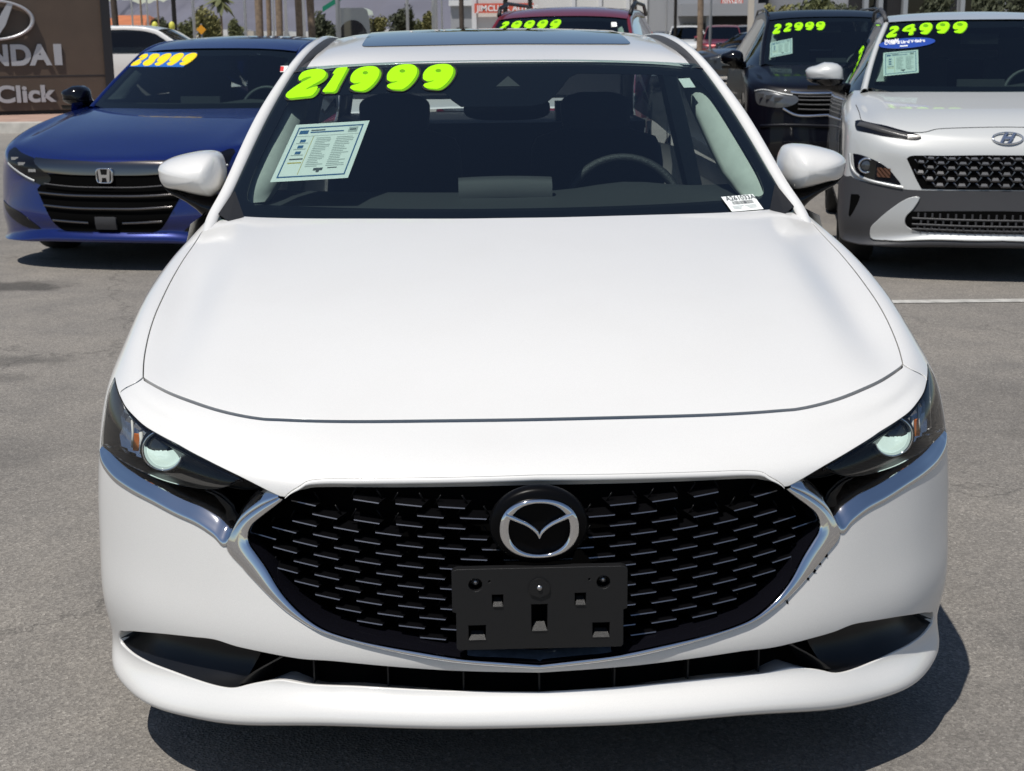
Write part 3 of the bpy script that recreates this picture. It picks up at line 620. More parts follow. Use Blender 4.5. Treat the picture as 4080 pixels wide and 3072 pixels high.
# windscreen
WS = Fn(lambda x, z: np.stack([x, 1.24+(z-.965)/.49+.28*x*x, z], -1))
ws_out = half([[(0, .955), (.4, .955), (.66, .962), (.775, .972)], [(.775, .972), (.765, .985), (.746, 1.033), (.717, 1.123), (.681, 1.223), (.637, 1.318), (.610, 1.348)], [(.610, 1.348), (.45, 1.357), (.25, 1.364), (0, 1.366)]])
ws_hole = [[(-.12, 1.245), (.085, 1.245)], [(.085, 1.245), (.13, 1.255), (.175, 1.289), (.206, 1.319), (.234, 1.331)], [(.234, 1.331), (.475, 1.324), (.59, 1.312)],
           [(.59, 1.312), (.612, 1.295), (.638, 1.249), (.678, 1.141), (.700, 1.075), (.706, 1.035), (.700, 1.018), (.683, 1.012), (.65, 1.009)], [(.65, 1.009), (.3, 1.006), (-.3, 1.006), (-.65, 1.009)],
           [(-.65, 1.009), (-.683, 1.012), (-.700, 1.018), (-.706, 1.035), (-.700, 1.075), (-.678, 1.141), (-.652, 1.208), (-.632, 1.262)], [(-.632, 1.262), (-.5, 1.276), (-.3, 1.281), (-.165, 1.281)], [(-.165, 1.281), (-.15, 1.265), (-.12, 1.245)]]
wsc = pan('windscreen', M['glass'], car, WS, ws_out, du=.06, dv=.03, depth=.004)
pan('screen_border', M['frit'], wsc, WS, ws_out, [ws_hole], du=.06, dv=.03, off=-.0045, depth=.002, inset=.001)
# roof, sunroof, side frames
RR = [([0, .2, .4, .53, .597], [2.045, 2.055, 2.08, 2.10, 2.112], [1.361, 1.360, 1.354, 1.345, 1.336]), ([0, .2, .4, .52, .580], [2.2]*5, [1.393, 1.391, 1.387, 1.379, 1.369]),
      ([0, .2, .4, .51, .565], [2.4]*5, [1.421, 1.419, 1.415, 1.408, 1.399]), ([0, .2, .4, .50, .555], [2.65]*5, [1.445, 1.443, 1.438, 1.430, 1.421]), ([0, .2, .4, .50, .55], [2.9]*5, [1.458, 1.456, 1.449, 1.440, 1.429]),
      ([0, .2, .4, .50, .548], [3.2]*5, [1.452, 1.450, 1.443, 1.433, 1.420]), ([0, .2, .4, .49, .54], [3.5]*5, [1.415, 1.413, 1.406, 1.397, 1.385])]
ROOF = Surf(np.array([np.stack(r, -1) for r in RR]))
roof = pan('roof', M['white'], car, ROOF, half([[(0, 0), (2, 0), (4, 0)], [(4, 0), (4, 3), (4, 6)], [(4, 6), (2, 6), (0, 6)]]), du=.2, dv=.2, depth=.012)
pan('sunroof', M['sunroof'], roof, ROOF, half([[(0, 1.56), (1.2, 1.58), (2.02, 1.64)], [(2.02, 1.64), (2.18, 1.69), (2.24, 1.84)], [(2.24, 1.84), (2.24, 4.4)], [(2.24, 4.4), (1.2, 4.42), (0, 4.42)]]), du=.2, dv=.2, off=.003, depth=.006)
IN = [(.778, 1.28, .918), (.773, 1.42, .972), (.746, 1.539, 1.033), (.717, 1.709, 1.123), (.681, 1.899, 1.223), (.637, 2.077, 1.318), (.600, 2.21, 1.383), (.572, 2.40, 1.420), (.560, 2.70, 1.436), (.556, 3.1, 1.424), (.55, 3.5, 1.378), (.60, 4.0, 1.18), (.66, 4.4, 1.02)]
OU = [(.803, 1.28, .908), (.805, 1.43, .973), (.782, 1.53, 1.025), (.755, 1.69, 1.112), (.721, 1.875, 1.212), (.677, 2.05, 1.300), (.636, 2.19, 1.368), (.608, 2.39, 1.410), (.598, 2.7, 1.426), (.594, 3.1, 1.414), (.588, 3.5, 1.365), (.64, 4.0, 1.16), (.72, 4.4, 1.0)]
IN, OU = np.array(IN), np.array(OU)
sec = np.stack([IN+np.array([-.002, .012, -.022]), IN, IN*.62+OU*.38+np.array([.003, -.006, .009]), IN*.25+OU*.75+np.array([.004, -.004, .006]), OU, OU+np.array([.012, .03, -.03]), OU+np.array([.012, .07, -.06])], 1)
SF = Surf(sec, sym=False)
def side_frame(s):
    m = np.array([s, 1, 1.]); G = sheet(SF, np.linspace(0, 6, 25), np.linspace(0, 12, 96))*m
    b = MB(); b.grid(G if s > 0 else G[:, ::-1]); fr = b.obj('side_frame', M['white'], car, True)
    # dark seal on the screen side and drip channel beside the roof
    P = sheet(SF, np.linspace(.0, .9, 2), np.linspace(0, 12, 96))[:, 1]; Q = P+np.array([-.012, .0, -.010])
    b = MB(); b.grid(np.array([P+np.array([0, 0, .0012]), (P+Q)/2+np.array([0, 0, .003]), Q, Q+np.array([0, 0, -.03])])*m); b.obj('screen_seal', M['grey_plastic'], fr, True)
    R_ = np.array([(.610, 2.10, 1.345), (.590, 2.22, 1.378), (.575, 2.40, 1.407), (.562, 2.65, 1.424), (.558, 2.9, 1.427), (.556, 3.2, 1.414), (.55, 3.5, 1.38)]); c = crom(R_, 6)
    b = MB(); b.grid(np.array([c+np.array([-.035, 0, -.014]), c+np.array([0, 0, -.008]), c+np.array([.02, 0, -.012])])*m); b.obj('drip_channel', M['grey_plastic'], fr, True)
    # black end piece where screen, bonnet and wing meet
    b = MB(); tri = [(.773, 1.435, .984), (.742, 1.54, 1.036), (.715, 1.45, 1.0), (.70, 1.40, .98), (.735, 1.38, .968)]
    b.add(np.array(tri)*m, [(0, 1, 2, 3, 4)]); b.obj('cowl_end', M['black_plastic'], fr)
    # side glass and doors
    top = OU[2:12]+np.array([.012, .05, -.045]); n = len(top); bot = np.stack([np.linspace(.862, .84, n), np.linspace(1.62, 4.1, n), np.linspace(.94, .98, n)], 1); bot[:, 1] = np.maximum(bot[:, 1], 1.62)
    b = MB(); b.grid(np.array([top, top*.5+bot*.5+np.array([.012, 0, 0]), bot])*m); b.obj('side_window', M['dark_glass'], car, True)
    ys_ = [1.50, 1.62, 1.9, 2.35, 2.4, 3.0, 3.4, 3.7, 4.1, 4.5, 4.64]; pr = [(.86, .95), (.885, .86), (.895, .72), (.885, .55), (.89, .38), (.86, .22)]
    G = np.array([[((x-max(0, y-3.9)*.18), y, z) for x, z in pr] for y in ys_]); b = MB(); b.grid(G*m); d = b.obj('door', M['white'], car, True)
    b = MB(); b.box((s*.905, 2.25, .80), (.03, .2, .03)); b.obj('handle', M['white'], d)
LR(side_frame)
# door mirrors
MO = np.array([(.978, 1.083), (.967, 1.098), (.932, 1.114), (.865, 1.128), (.822, 1.128), (.803, 1.115), (.794, 1.087), (.793, 1.060), (.799, 1.029), (.815, 1.011), (.828, 1.005), (.869, 1.011), (.919, 1.023), (.957, 1.031), (.973, 1.050)])
def door_mirror(s):
    m = np.array([s, 1, 1.]); c = crom(np.concatenate([MO, MO[:1]]), 5)[:-1]; apex = np.array([.845, 1.062]); rings = []
    for k, y in ((.86, 1.80), (.96, 1.775), (1.0, 1.735), (1.0, 1.69), (.975, 1.658), (.93, 1.636), (.84, 1.612), (.72, 1.592), (.55, 1.574), (.35, 1.562), (.12, 1.556)):
        q = apex+(c-apex)*k; rings.append([(p[0]*s, y+.17*(p[0]-.845)*(1 if k > .9 else k), p[1]) for p in q])
    mo = disc_mesh(rings).obj('door_mirror', M['white'], car, True)
    b = MB(); q = apex+(c-apex)*.84; b.add([(p[0]*s, 1.797+.17*(p[0]-.845), p[1]) for p in q], [tuple(range(len(q)))[::s]]); b.obj('mirror_glass', M['chrome'], mo)
    st = [(.969, 1.039, 1.035), (.944, 1.031, 1.010), (.919, 1.023, .997), (.900, 1.018, .986), (.872, 1.012, .964), (.848, 1.010, .938), (.818, 1.010, .918), (.78, 1.0, .90)]; G = []
    for x, zt_, zb_ in st:
        dz = (zt_-zb_)/2; G.append([(x*s, 1.70+.17*(x-.845)+.055*math.cos(q)*(1 if x < .96 else .6), (zt_+zb_)/2+dz*math.sin(q)) for q in np.linspace(0, 2*math.pi, 20, endpoint=False)])
    b = MB(); b.grid(np.array(G), closed_u=True); b.f.append(tuple(range(20))); b.obj('mirror_base', M['gloss_black'], mo, True)
LR(door_mirror)
# rear of the car: boot lid, rear window, tail
b = MB(); xx = np.linspace(-.60, .60, 9); b.grid(np.array([[(x*(1+.12*t), 3.5+t*.75+.05*(x/.6)**2, 1.405-.29*t-.03*(x/.6)**2) for x in xx] for t in np.linspace(0, 1, 6)])); b.obj('rear_window', M['dark_glass2'] if 'dark_glass2' in M else M['lens'], car, True)
b = MB(); b.grid(np.array([[(x*1.3, y, z-.05*abs(x/.6)**2.5) for x in xx] for y, z in ((4.2, 1.105), (4.4, 1.09), (4.6, 1.08), (4.66, .98), (4.68, .75), (4.66, .5), (4.55, .25))])); b.obj('boot', M['white'], car, True)
# cabin
b = MB(); xx = np.linspace(-.74, .74, 21); prof = [(1.27, .955), (1.45, .985), (1.62, .995), (1.78, .995), (1.86, .975), (1.90, .90), (1.92, .70)]
b.grid(np.array([[(x*(.95 if y > 1.7 else 1), y+.16*(x/.74)**2, z+(.022*math.exp(-((x-.38)/.15)**2) if y > 1.5 else 0)) for x in xx] for y, z in prof])); dash = b.obj('dashboard', M['dash'], car, True)
b = MB(); b.grid(np.array([[(x, y, z+.006*math.cos(x*9)) for x in np.linspace(-.132, .132, 12)] for y, z in ((1.63, .99), (1.635, 1.03), (1.66, 1.046), (1.70, 1.044), (1.715, 1.03), (1.72, .98))])); b.obj('centre_display', M['grey_plastic'], dash, True)
b = MB(); C0 = Vector((.375, 1.97, .905)); A1 = Vector((1, 0, 0)); A2 = Vector((0, .42, .91)).normalized()
b.tube([C0+.178*(math.cos(t)*A1+math.sin(t)*A2) for t in np.linspace(0, 2*math.pi, 40, endpoint=False)], .0155, 10, closed=True)
b.tube([C0-A1*.17, C0+A1*.17], .02, 8); b.obj('steering_wheel', M['seat'], car, True)
def seat(x, y):
    b = MB()
    def slab(cx, y0, z0, y1, z1, w0, w1, th):
        n = 24; G = []
        for k in np.linspace(0, 1, 16):
            w = (w0+(w1-w0)*k)*(1-abs(2*k-1)**(5 if z1-z0 < .2 else 14)*.55); th_ = th*(1-abs(2*k-1)**5*.6); yy = y0+(y1-y0)*k; zz = z0+(z1-z0)*k; t = np.linspace(0, 2*math.pi, n, endpoint=False)
            G.append([(cx+w*np.sign(math.cos(a))*abs(math.cos(a))**.5, yy+th_*np.sign(math.sin(a))*abs(math.sin(a))**.6, zz) for a in t])
        b.grid(np.array(G), closed_u=True); kk = len(b.v)-n; b.f.append(tuple(range(kk, kk+n)))
    slab(x, y, .62, y+.20, 1.13, .25, .22, .06); b2 = b.obj('seat', M['seat'], car, True)
    b = MB(); slab(x, y+.20, 1.10, y+.22, 1.245, .115, .125, .045); b.obj('headrest', M['seat'], b2, True)
    c = MB(); c.box((x, y-.22, .60), (.48, .5, .14)); c.obj('cushion', M['seat'], b2)
seat(-.345, 2.40); seat(.345, 2.40)
b = MB(); b.box((0, 3.35, .83), (1.2, .16, .55)); rs = b.obj('rear_seat', M['seat'], car)
for x in (-.38, .38): c = MB(); c.box((x, 3.40, 1.13), (.24, .09, .10)); c.obj('headrest', M['seat'], rs)
b = MB(); b.box((0, 3.8, 1.085), (1.25, .75, .03)); b.obj('parcel_shelf', M['seat'], car)
b = MB(); b.box((0, 2.8, .45), (1.5, 2.6, .04)); b.box((0, 3.7, .75), (1.3, .05, .6)); b.obj('cabin_floor', M['liner'], car)
b = MB(); b.grid(sheet(ROOF, np.linspace(-3.9, 3.9, 9), np.linspace(.4, 6, 12), -.03)); b.obj('headliner', M['seat'], car, True)
b = MB(); b.grid(np.array([[(p[0]*.128+.02, 2.0+.01*p[0]**2, 1.222+p[1]*.033) for p in oval(28, 1, 1, 3.2)], [(p[0]*.132+.02, 2.03, 1.222+p[1]*.036) for p in oval(28, 1, 1, 3.2)]]), closed_u=True)
b.f.append(tuple(range(28))); b.f.append(tuple(range(28, 56))[::-1]); b.tube([(.02, 2.02, 1.25), (.02, 1.97, 1.30)], .015, 8); b.obj('inner_mirror', M['black_plastic'], car, True)
b = MB(); b.box((.02, 2.08, 1.315), (.16, .10, .03)); b.obj('camera_housing', M['ink'], car); b = MB(); xz_ = np.array([(-.016, 1.295), (.056, 1.295), (.022, 1.323)]); b.add(WS.ev(xz_[:, 0], xz_[:, 1])+WS.nrm(xz_[:, 0], xz_[:, 1])*-.003, [(0, 1, 2)]); b.obj('camera_window', M['grey_plastic'], car)
def a_trim(s):
    n = 12; G = []
    for k in np.linspace(0, 1, n):
        z = 1.0+.31*k; xo = np.interp(z, [1.0, 1.123, 1.223, 1.318], [.755, .708, .672, .630]); xi = xo-np.interp(k, [0, .15, .75, 1], [.085, .10, .075, .05])
        y0 = 1.24+(z-.965)/.49+.28*xo*xo+.02
        G.append([(xo, y0, z), ((xo*.5+xi*.5)+.004, y0+.035, z), (xi, y0+.09, z-.002), (xi-.005, y0+.17, z-.01), (xi+.02, y0+.24, z-.01)])
    b = MB(); b.grid(np.array(G)*np.array([s, 1, 1.])); b.obj('pillar_trim', M['trim_grey'], car, True)
    b = MB(); b.box((s*.66, 2.78, 1.12), (.05, .14, .52), Matrix.Rotation(rad(-14*s), 3, 'Y')); b.obj('centre_pillar', M['trim_grey'], car)
LR(a_trim)
# things stuck on the windscreen
DIG = {'2': ([(700, 435), (712, 415), (730, 397), (790, 378), (870, 372), (920, 385), (938, 410), (930, 440), (895, 470), (830, 505), (775, 540), (870, 515), (880, 525), (865, 560), (830, 590), (760, 598), (650, 608), (615, 600), (610, 578), (640, 545), (720, 490), (790, 455), (815, 440), (790, 436), (740, 452), (712, 470), (700, 455)], [], (610, 372, 240)),
       '1': ([(1000, 385), (1025, 363), (1110, 355), (1115, 365), (1085, 430), (1050, 500), (1022, 555), (960, 558), (918, 560), (915, 545), (945, 505), (980, 450), (1000, 412), (985, 408)], [], (915, 355, 205))}
_9 = [(300, 520), (300, 490), (315, 462), (345, 438), (400, 422), (460, 422), (492, 436), (503, 465), (490, 505), (455, 550), (410, 582), (370, 585), (320, 578), (303, 562), (315, 550), (350, 542), (376, 531), (340, 535), (312, 530)]
_h = [(402+20*math.cos(t), 466+12*math.sin(t)) for t in np.linspace(0, 6.283, 10, endpoint=False)]
def norm(p, x0, y0, h): return [((a-x0)/h, (y0-b)/h) for a, b in p]      # height 1, y up from -1 to 0
GL = {'2': (norm(DIG['2'][0], 610, 372, 236), []), '1': (norm(DIG['1'][0], 915, 355, 205), []), '9': (norm(_9, 300, 422, 163), [norm(_h, 300, 422, 163)])}
GL['4'] = ([(.72, 0), (1.0, -.02), (.93, -.30), (1.06, -.36), (1.0, -.60), (.86, -.64), (.80, -.92), (.45, -1.0), (.40, -.92), (.48, -.70), (.02, -.66), (.0, -.48), (.30, -.18)], [[(.62, -.34), (.58, -.46), (.40, -.46)]])
GL['8'] = ([(.30, -.02), (.70, 0), (.98, -.10), (1.0, -.30), (.86, -.45), (.92, -.62), (.80, -.88), (.50, -1.0), (.12, -.96), (-.04, -.78), (.06, -.58), (.20, -.46), (.10, -.30), (.16, -.12)], [[(.50, -.22), (.66, -.20), (.64, -.32), (.50, -.34)], [(.36, -.62), (.54, -.62), (.50, -.76), (.34, -.76)]])
def digit(ch, place, parent, cols=('lime', 'lime_dark', 'ink'), step=.006, name='price_digit'):
    """place(a,b,off)->xyz; a chunky slanted numeral with a drop edge, three thin layers of vinyl"""
    P, H = GL[ch]; ob = None
    if step > .008: H = [[tuple(np.mean(h, 0)+(np.array(q)-np.mean(h, 0))*1.6) for q in h] for h in H]
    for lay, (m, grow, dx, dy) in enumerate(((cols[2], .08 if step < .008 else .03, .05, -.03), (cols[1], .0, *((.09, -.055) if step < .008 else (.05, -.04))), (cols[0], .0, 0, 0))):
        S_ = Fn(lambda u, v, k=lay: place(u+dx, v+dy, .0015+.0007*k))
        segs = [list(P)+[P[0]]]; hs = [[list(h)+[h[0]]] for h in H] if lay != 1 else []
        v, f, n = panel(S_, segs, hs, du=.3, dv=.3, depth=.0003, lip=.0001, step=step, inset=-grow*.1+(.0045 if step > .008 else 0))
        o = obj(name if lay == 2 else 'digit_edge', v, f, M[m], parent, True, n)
        if lay == 0: pass
    return o
def on_ws(x0, z0, w, h, shear=0.0, rise=0.0):
    def place(a, b, off):
        a, b = np.asarray(a, float), np.asarray(b, float); x = x0+w*a+shear*h*(b+1); z = z0+h*(b+1)+rise*w*a
        return WS.ev(x, z)+WS.nrm(x, z)*off
    return place
for ch, x0, z0, w, h in (('2', -.640, 1.261, .0815, .0805), ('1', -.529, 1.2775, .068, .069), ('9', -.449, 1.281, .069, .067), ('9', -.339, 1.284, .072, .069), ('9', -.231, 1.2855, .0725, .0675)):
    digit(ch, on_ws(x0, z0, w, h), wsc)
def sheet_of_paper(name, corners, parent, place, notice=True, off=-.006):
    """window notice between four corners (tl, tr, br, bl), printed border, header and columns"""
    tl, tr, br, bl = [np.array(c) for c in corners]
    def q(a, b): a = np.asarray(a)[..., None]; b = np.asarray(b)[..., None]; return tl*(1-a)*(1-b)+tr*a*(1-b)+br*a*b+bl*(1-a)*b
    def patch(nm, m, a0, b0, a1, b1, o_, par):
        A, B = np.meshgrid(np.linspace(a0, a1, 9), np.linspace(b0, b1, 9)); xz = q(A.ravel(), B.ravel()); p = place(xz[:, 0], xz[:, 1], o_); k = MB(); k.grid(p.reshape(9, 9, 3)[::-1]); return k.obj(nm, M[m], par, True)
    st = .0006; pp = patch(name, 'paper', 0, 0, 1, 1, off, parent)
    if notice:
        bw = .022
        for i, (a0, b0, a1, b1) in enumerate(((.06, .06, .94, .06+bw), (.06, .92, .94, .92+bw), (.06, .06+bw, .06+bw*.8, .92), (.94-bw*.8, .06+bw, .94, .92))): patch('border', 'blue_ink', a0, b0, a1, b1, off+st, pp)
        patch('logo', 'blue_ink', .10, .12, .22, .185, off+st, pp); patch('heading', 'dark_ink', .25, .115, .44, .135, off+st, pp); patch('heading', 'blue_ink', .25, .15, .70, .172, off+st, pp)
        patch('seal', 'grey_ink', .76, .10, .88, .19, off+st, pp); patch('seal_text', 'dark_ink', .78, .135, .86, .155, off+st*2, pp); patch('rule', 'ochre_ink', .315, .235, .322, .90, off+st, pp); patch('rule', 'grey_ink', .08, .225, .92, .230, off+st, pp)
        for k in range(3): patch('icon', 'blue_ink', .16, .285+.105*k, .235, .335+.105*k, off+st, pp); patch('caption', 'grey_ink', .12, .345+.105*k, .28, .358+.105*k, off+st, pp)
        patch('bar', 'dark_ink', .12, .62, .30, .642, off+st, pp); patch('bar', 'ochre_ink', .12, .685, .30, .705, off+st, pp)
        rn = random.Random(5)
        for k in range(17):
            b0 = .265+.031*k
            patch('text_line', 'grey_ink', .37, b0, .37+.22*rn.uniform(.6, 1), b0+.012, off+st, pp); patch('text_line', 'grey_ink', .64, b0, .64+.24*rn.uniform(.55, 1), b0+.012, off+st, pp)
        patch('stamp', 'dark_ink', .50, .80, .62, .845, off+st, pp); patch('stamp', 'dark_ink', .545, .845, .585, .875, off+st, pp); patch('text_line', 'dark_ink', .68, .80, .80, .815, off+st, pp)
    return pp, patch
WP = lambda x, z, o: WS.ev(x, z)+WS.nrm(x, z)*o
sheet_of_paper('window_notice', [(-.598, 1.198), (-.384, 1.210), (-.432, 1.073), (-.648, 1.060)], wsc, WP)
st_, pt_ = sheet_of_paper('stock_label', [(.571, 1.010), (.664, 1.0125), (.682, .979), (.590, .9775)], wsc, WP, False, .0035)
rn = random.Random(3); a = .19
while a < .86:
    w = rn.choice((.006, .006, .010, .014)); pt_('barcode_bar', 'dark_ink', a, .36, a+w, .58, .0042, st_); a += w+rn.choice((.006, .008, .013))
for k, (a0, a1, b0) in enumerate(((.12, .48, .66), (.52, .86, .66), (.12, .40, .74), (.56, .86, .74), (.60, .84, .82), (.12, .36, .82))): pt_('text_line', 'grey_ink', a0, b0, a1, b0+.035, .0042, st_)
def text_mesh(s, size, extrude=0.0, bold=0.0, shear=0.0, align='LEFT', sp=1.0):
    c = bpy.data.curves.new('text', 'FONT'); c.body = s; c.size = size; c.extrude = extrude; c.offset = bold; c.shear = shear; c.align_x = align; c.space_character = sp
    o = bpy.data.objects.new('text', c); COL.objects.link(o); dg = bpy.context.evaluated_depsgraph_get(); me = bpy.data.meshes.new_from_object(o.evaluated_get(dg))
    COL.objects.unlink(o); bpy.data.objects.remove(o); return me
def lettering(name, s, size, m, parent, fn, **k):
    """flat lettering laid onto a surface: fn(x,y)->xyz"""
    me = text_mesh(s, size, **k); me.name = name; n = len(me.vertices); co = np.zeros(n*3); me.vertices.foreach_get('co', co); co = co.reshape(-1, 3)
    p = fn(co[:, 0], co[:, 1], co[:, 2]); me.vertices.foreach_set('co', np.asarray(p, float).ravel()); me.materials.clear(); me.materials.append(M[m]); me.update()
    return link(bpy.data.objects.new(name, me), parent)
lettering('label_number', 'A261033A', .021, 'dark_ink', st_, lambda x, y, z: WP(.584+x*.93+y*-.28, 1.0005+y*.62+.02*x, .0043), bold=.0004)
pt2 = [(.543, 1.311), (.580, 1.312), (.591, 1.286), (.554, 1.286)]; sheet_of_paper('corner_sticker', pt2, wsc, WP, False)

for k, (u, v) in enumerate(T['chips']):
    rn = random.Random(k); r_ = .0035*(.7+.5*rn.random()); c_ = BODY.ev(np.array([u]), np.array([v]))[0]; n_ = BODY.nrm(np.array([u]), np.array([v]))[0]; b = MB()
    b.add([c_+n_*.0008+np.array([r_*rn.uniform(.6, 1.4)*math.cos(q), 0, r_*rn.uniform(.7, 1.6)*math.sin(q)]) for q in np.linspace(0, 6.28, 9, endpoint=False)], [tuple(range(9))]); b.obj('paint_chip', M['void'], car)
# ---------------------------------------------------------------- the other cars
BT = {
 'pale': {'drl': [(-6.7,9.26),(-6.17,9.71),(-4.59,10.0),(-3.19,9.73),(-2.55,9.45),(-2.42,9.17),(-2.68,8.95),(-3.55,8.89),(-4.97,8.49),(-6.3,8.26),(-6.68,8.45)], 'lamp': [(-6.86,7.17),(-5.92,7.18),(-4.9,7.11),(-4.2,6.96),(-3.74,6.74),(-3.4,6.46),(-3.16,6.17),(-3.78,6.25),(-4.81,6.33),(-5.8,6.42),(-6.34,6.54),(-6.65,6.75)], 'lampstrip': [(-7.19,7.16),(-6.93,6.73),(-6.32,6.46),(-5.18,6.28),(-3.84,6.13),(-3.03,6.03)], 'grille': [(0.45,7.94),(-0.92,7.94),(-2.18,7.85),(-2.66,7.67),(-2.9,7.43),(-2.82,7.2),(-2.59,6.6),(-2.34,6.01),(-1.17,6.01),(0.5,6.01)], 'cladtop': [(-7.15,6.46),(-6.61,6.28),(-5.16,6.17),(-3.84,6.04),(-3.02,5.95),(-2.33,5.92),(0.5,5.97)], 'skid': [(-3.96,2.46),(-4.73,2.77),(-4.84,3.59),(-4.34,4.1),(-3.51,4.81),(-2.88,5.37),(-2.55,5.54),(-2.4,5.49),(-2.61,4.86),(-2.85,4.46),(-2.9,4.07),(-2.83,3.79),(-2.61,3.5),(-2.22,3.18),(-1.1,3.05),(0.59,3.05)], 'skidbot': [(0.59,1.85),(-1.1,1.71),(-2.8,1.95),(-3.96,2.46)], 'intake': [(0.53,4.84),(-2.09,4.77),(-2.65,4.7),(-2.85,4.32),(-2.86,3.99),(-2.61,3.61),(-2.22,3.28),(0.58,3.3)], 'hoodfront': [(-6.16,9.97),(-2.76,9.61),(-2.17,9.9),(-1.76,10.07),(-0.58,10.2),(0.5,10.21)], 'hoodside': [(-6.43,12.28),(-6.23,10.95),(-6.16,9.97)], 'vent': [(-6.73,5.49),(-5.94,5.45),(-6.35,4.65),(-6.87,4.18),(-6.8,4.87)], 'logo': [(-0.4,9.27),(0.04,9.28),(0.06,9.81),(0.04,8.73)],},
 'blue': {'hl': [(-5.11,8.45),(-4.68,9.45),(-3.83,9.04),(-2.66,8.55),(-2.24,7.92),(-1.96,7.17),(-1.85,6.77),(-2.06,6.44),(-2.35,6.47),(-3.04,6.82),(-4.16,7.25),(-4.73,7.43)], 'bartop': [(-2.47,8.58),(-1.17,8.41),(-0.14,8.16),(1.0,8.03),(1.56,7.98)], 'barbot': [(-2.07,7.27),(-1.13,7.2),(-0.39,7.15),(0.3,7.13),(1.47,7.06)], 'grilleL': [(-1.88,7.18),(-1.64,6.44),(-2.41,6.13),(-2.15,5.19),(-1.87,4.19),(-1.61,3.01),(-1.39,2.58),(-0.53,2.55)], 'grilleR': [(1.41,2.72),(1.88,3.82),(2.16,5.03)], 'fin1': [(-2.32,6.01),(-1.15,5.77),(-0.14,5.73),(1.46,5.69)], 'fin2': [(-2.11,5.01),(-1.15,4.87),(-0.13,4.84),(2.06,4.89)], 'fin3': [(-1.77,4.04),(-0.51,3.95),(0.57,3.86),(1.85,3.92)], 'sensor': [(-0.2,4.36),(0.48,3.18)], 'fog': [(-6.21,5.08),(-4.58,4.68),(-3.51,4.4),(-2.83,3.83),(-2.39,3.0),(-2.91,3.16),(-3.67,3.54),(-4.8,4.08),(-5.82,4.66)], 'logo': [(-0.46,7.11),(0.3,7.13),(-0.08,7.85),(-0.09,6.5)],},
 'dark': {'hl': [(-6.57,7.95),(-4.17,8.63),(-2.68,8.66),(-2.28,8.29),(-2.47,7.66),(-3.29,7.2),(-5.26,7.12),(-6.3,7.23)], 'chr1': [(-2.68,9.07),(-2.19,8.9),(-0.8,8.94)], 'chr2': [(-3.15,7.14),(-2.26,6.71),(-0.94,6.79)], 'low': [(-5.41,6.12),(-2.64,6.04),(-0.92,5.9)],},
}
MAPZ = {'pale': ([0.19, 0.33, 0.52, 0.65, 0.73, 0.8, 0.87, 0.917, 0.985, 1.05], [0.2, 0.34, 0.55, 0.74, 0.875, 0.945, 0.992, 1.022, 1.06, 1.1]), 'blue': ([0.19, 0.33, 0.52, 0.65, 0.73, 0.8, 0.87, 0.917, 0.985, 1.05], [0.17, 0.32, 0.5, 0.665, 0.745, 0.815, 0.872, 0.91, 0.955, 1.0]), 'dark': ([0.19, 0.33, 0.52, 0.65, 0.73, 0.8, 0.87, 0.917, 0.985, 1.05], [0.2, 0.36, 0.58, 0.79, 0.93, 0.99, 1.035, 1.065, 1.105, 1.14])}
MAPY = {'pale': ([-0.1, 0, 0.05, 0.12, 0.22, 0.43, 0.65, 0.88, 1.26, 1.45, 1.6], [-0.07, 0, 0.03, 0.065, 0.13, 0.33, 0.55, 0.75, 1.02, 1.2, 1.35]), 'blue': ([-0.1, 0, 0.05, 0.12, 0.22, 0.43, 0.65, 0.88, 1.26, 1.45, 1.6], [-0.1, 0, 0.04, 0.09, 0.19, 0.42, 0.65, 0.88, 1.25, 1.43, 1.58]), 'dark': ([-0.1, 0, 0.05, 0.12, 0.22, 0.43, 0.65, 0.88, 1.26, 1.45, 1.6], [-0.07, 0, 0.02, 0.05, 0.11, 0.34, 0.56, 0.78, 1.06, 1.25, 1.4])}

ROWS0 = np.array(rows)
M['pale'] = paint('pale_grey_paint', (.50, .51, .50), .03, .38)
M['blue'] = paint('deep_blue_paint', (.002, .013, .135), .5, .25, .45)
M['navy'] = paint('black_navy_paint', (.0022, .0026, .006), .2, .4, 0); M['navy'].node_tree.nodes['Principled BSDF'].inputs['Specular IOR Level'].default_value = .1; M['navy'].node_tree.nodes['Principled BSDF'].inputs['Coat Weight'].default_value = .3
M['maroon'] = paint('maroon_paint', (.20, .012, .018), .3, .3, .3)
M['car_glass'] = glass('car_glass', (.60, .74, .71), 1.6)
M['clad'] = mat('matt_grey_cladding', (.042, .042, .045), .5, bump=(500, .2))
M['silver'] = mat('satin_silver', (.55, .56, .55), .38, .35)
M['smoked_chrome'] = mat('smoked_chrome', (.20, .185, .175), .12, 1.0)
M['yellow_vinyl'] = mat('yellow_vinyl', (.85, .62, .0), .5); M['cobalt'] = mat('cobalt_vinyl', (.01, .11, .42), .5); M['orange_edge'] = mat('orange_vinyl', (.55, .38, .01), .5)
M['oval_blue'] = mat('oval_sticker_blue', (.01, .05, .30), .4); M['white_ink'] = mat('white_print', (.8, .8, .8), .6); M['red_ink'] = mat('red_print', (.6, .03, .03), .6)
def morph(k, hw):
    P = ROWS0.copy(); P[..., 0] *= hw/.8985; P[..., 1] = np.interp(P[..., 1], *MAPY[k]); P[..., 2] = np.interp(P[..., 2], *MAPZ[k]); return Surf(P)
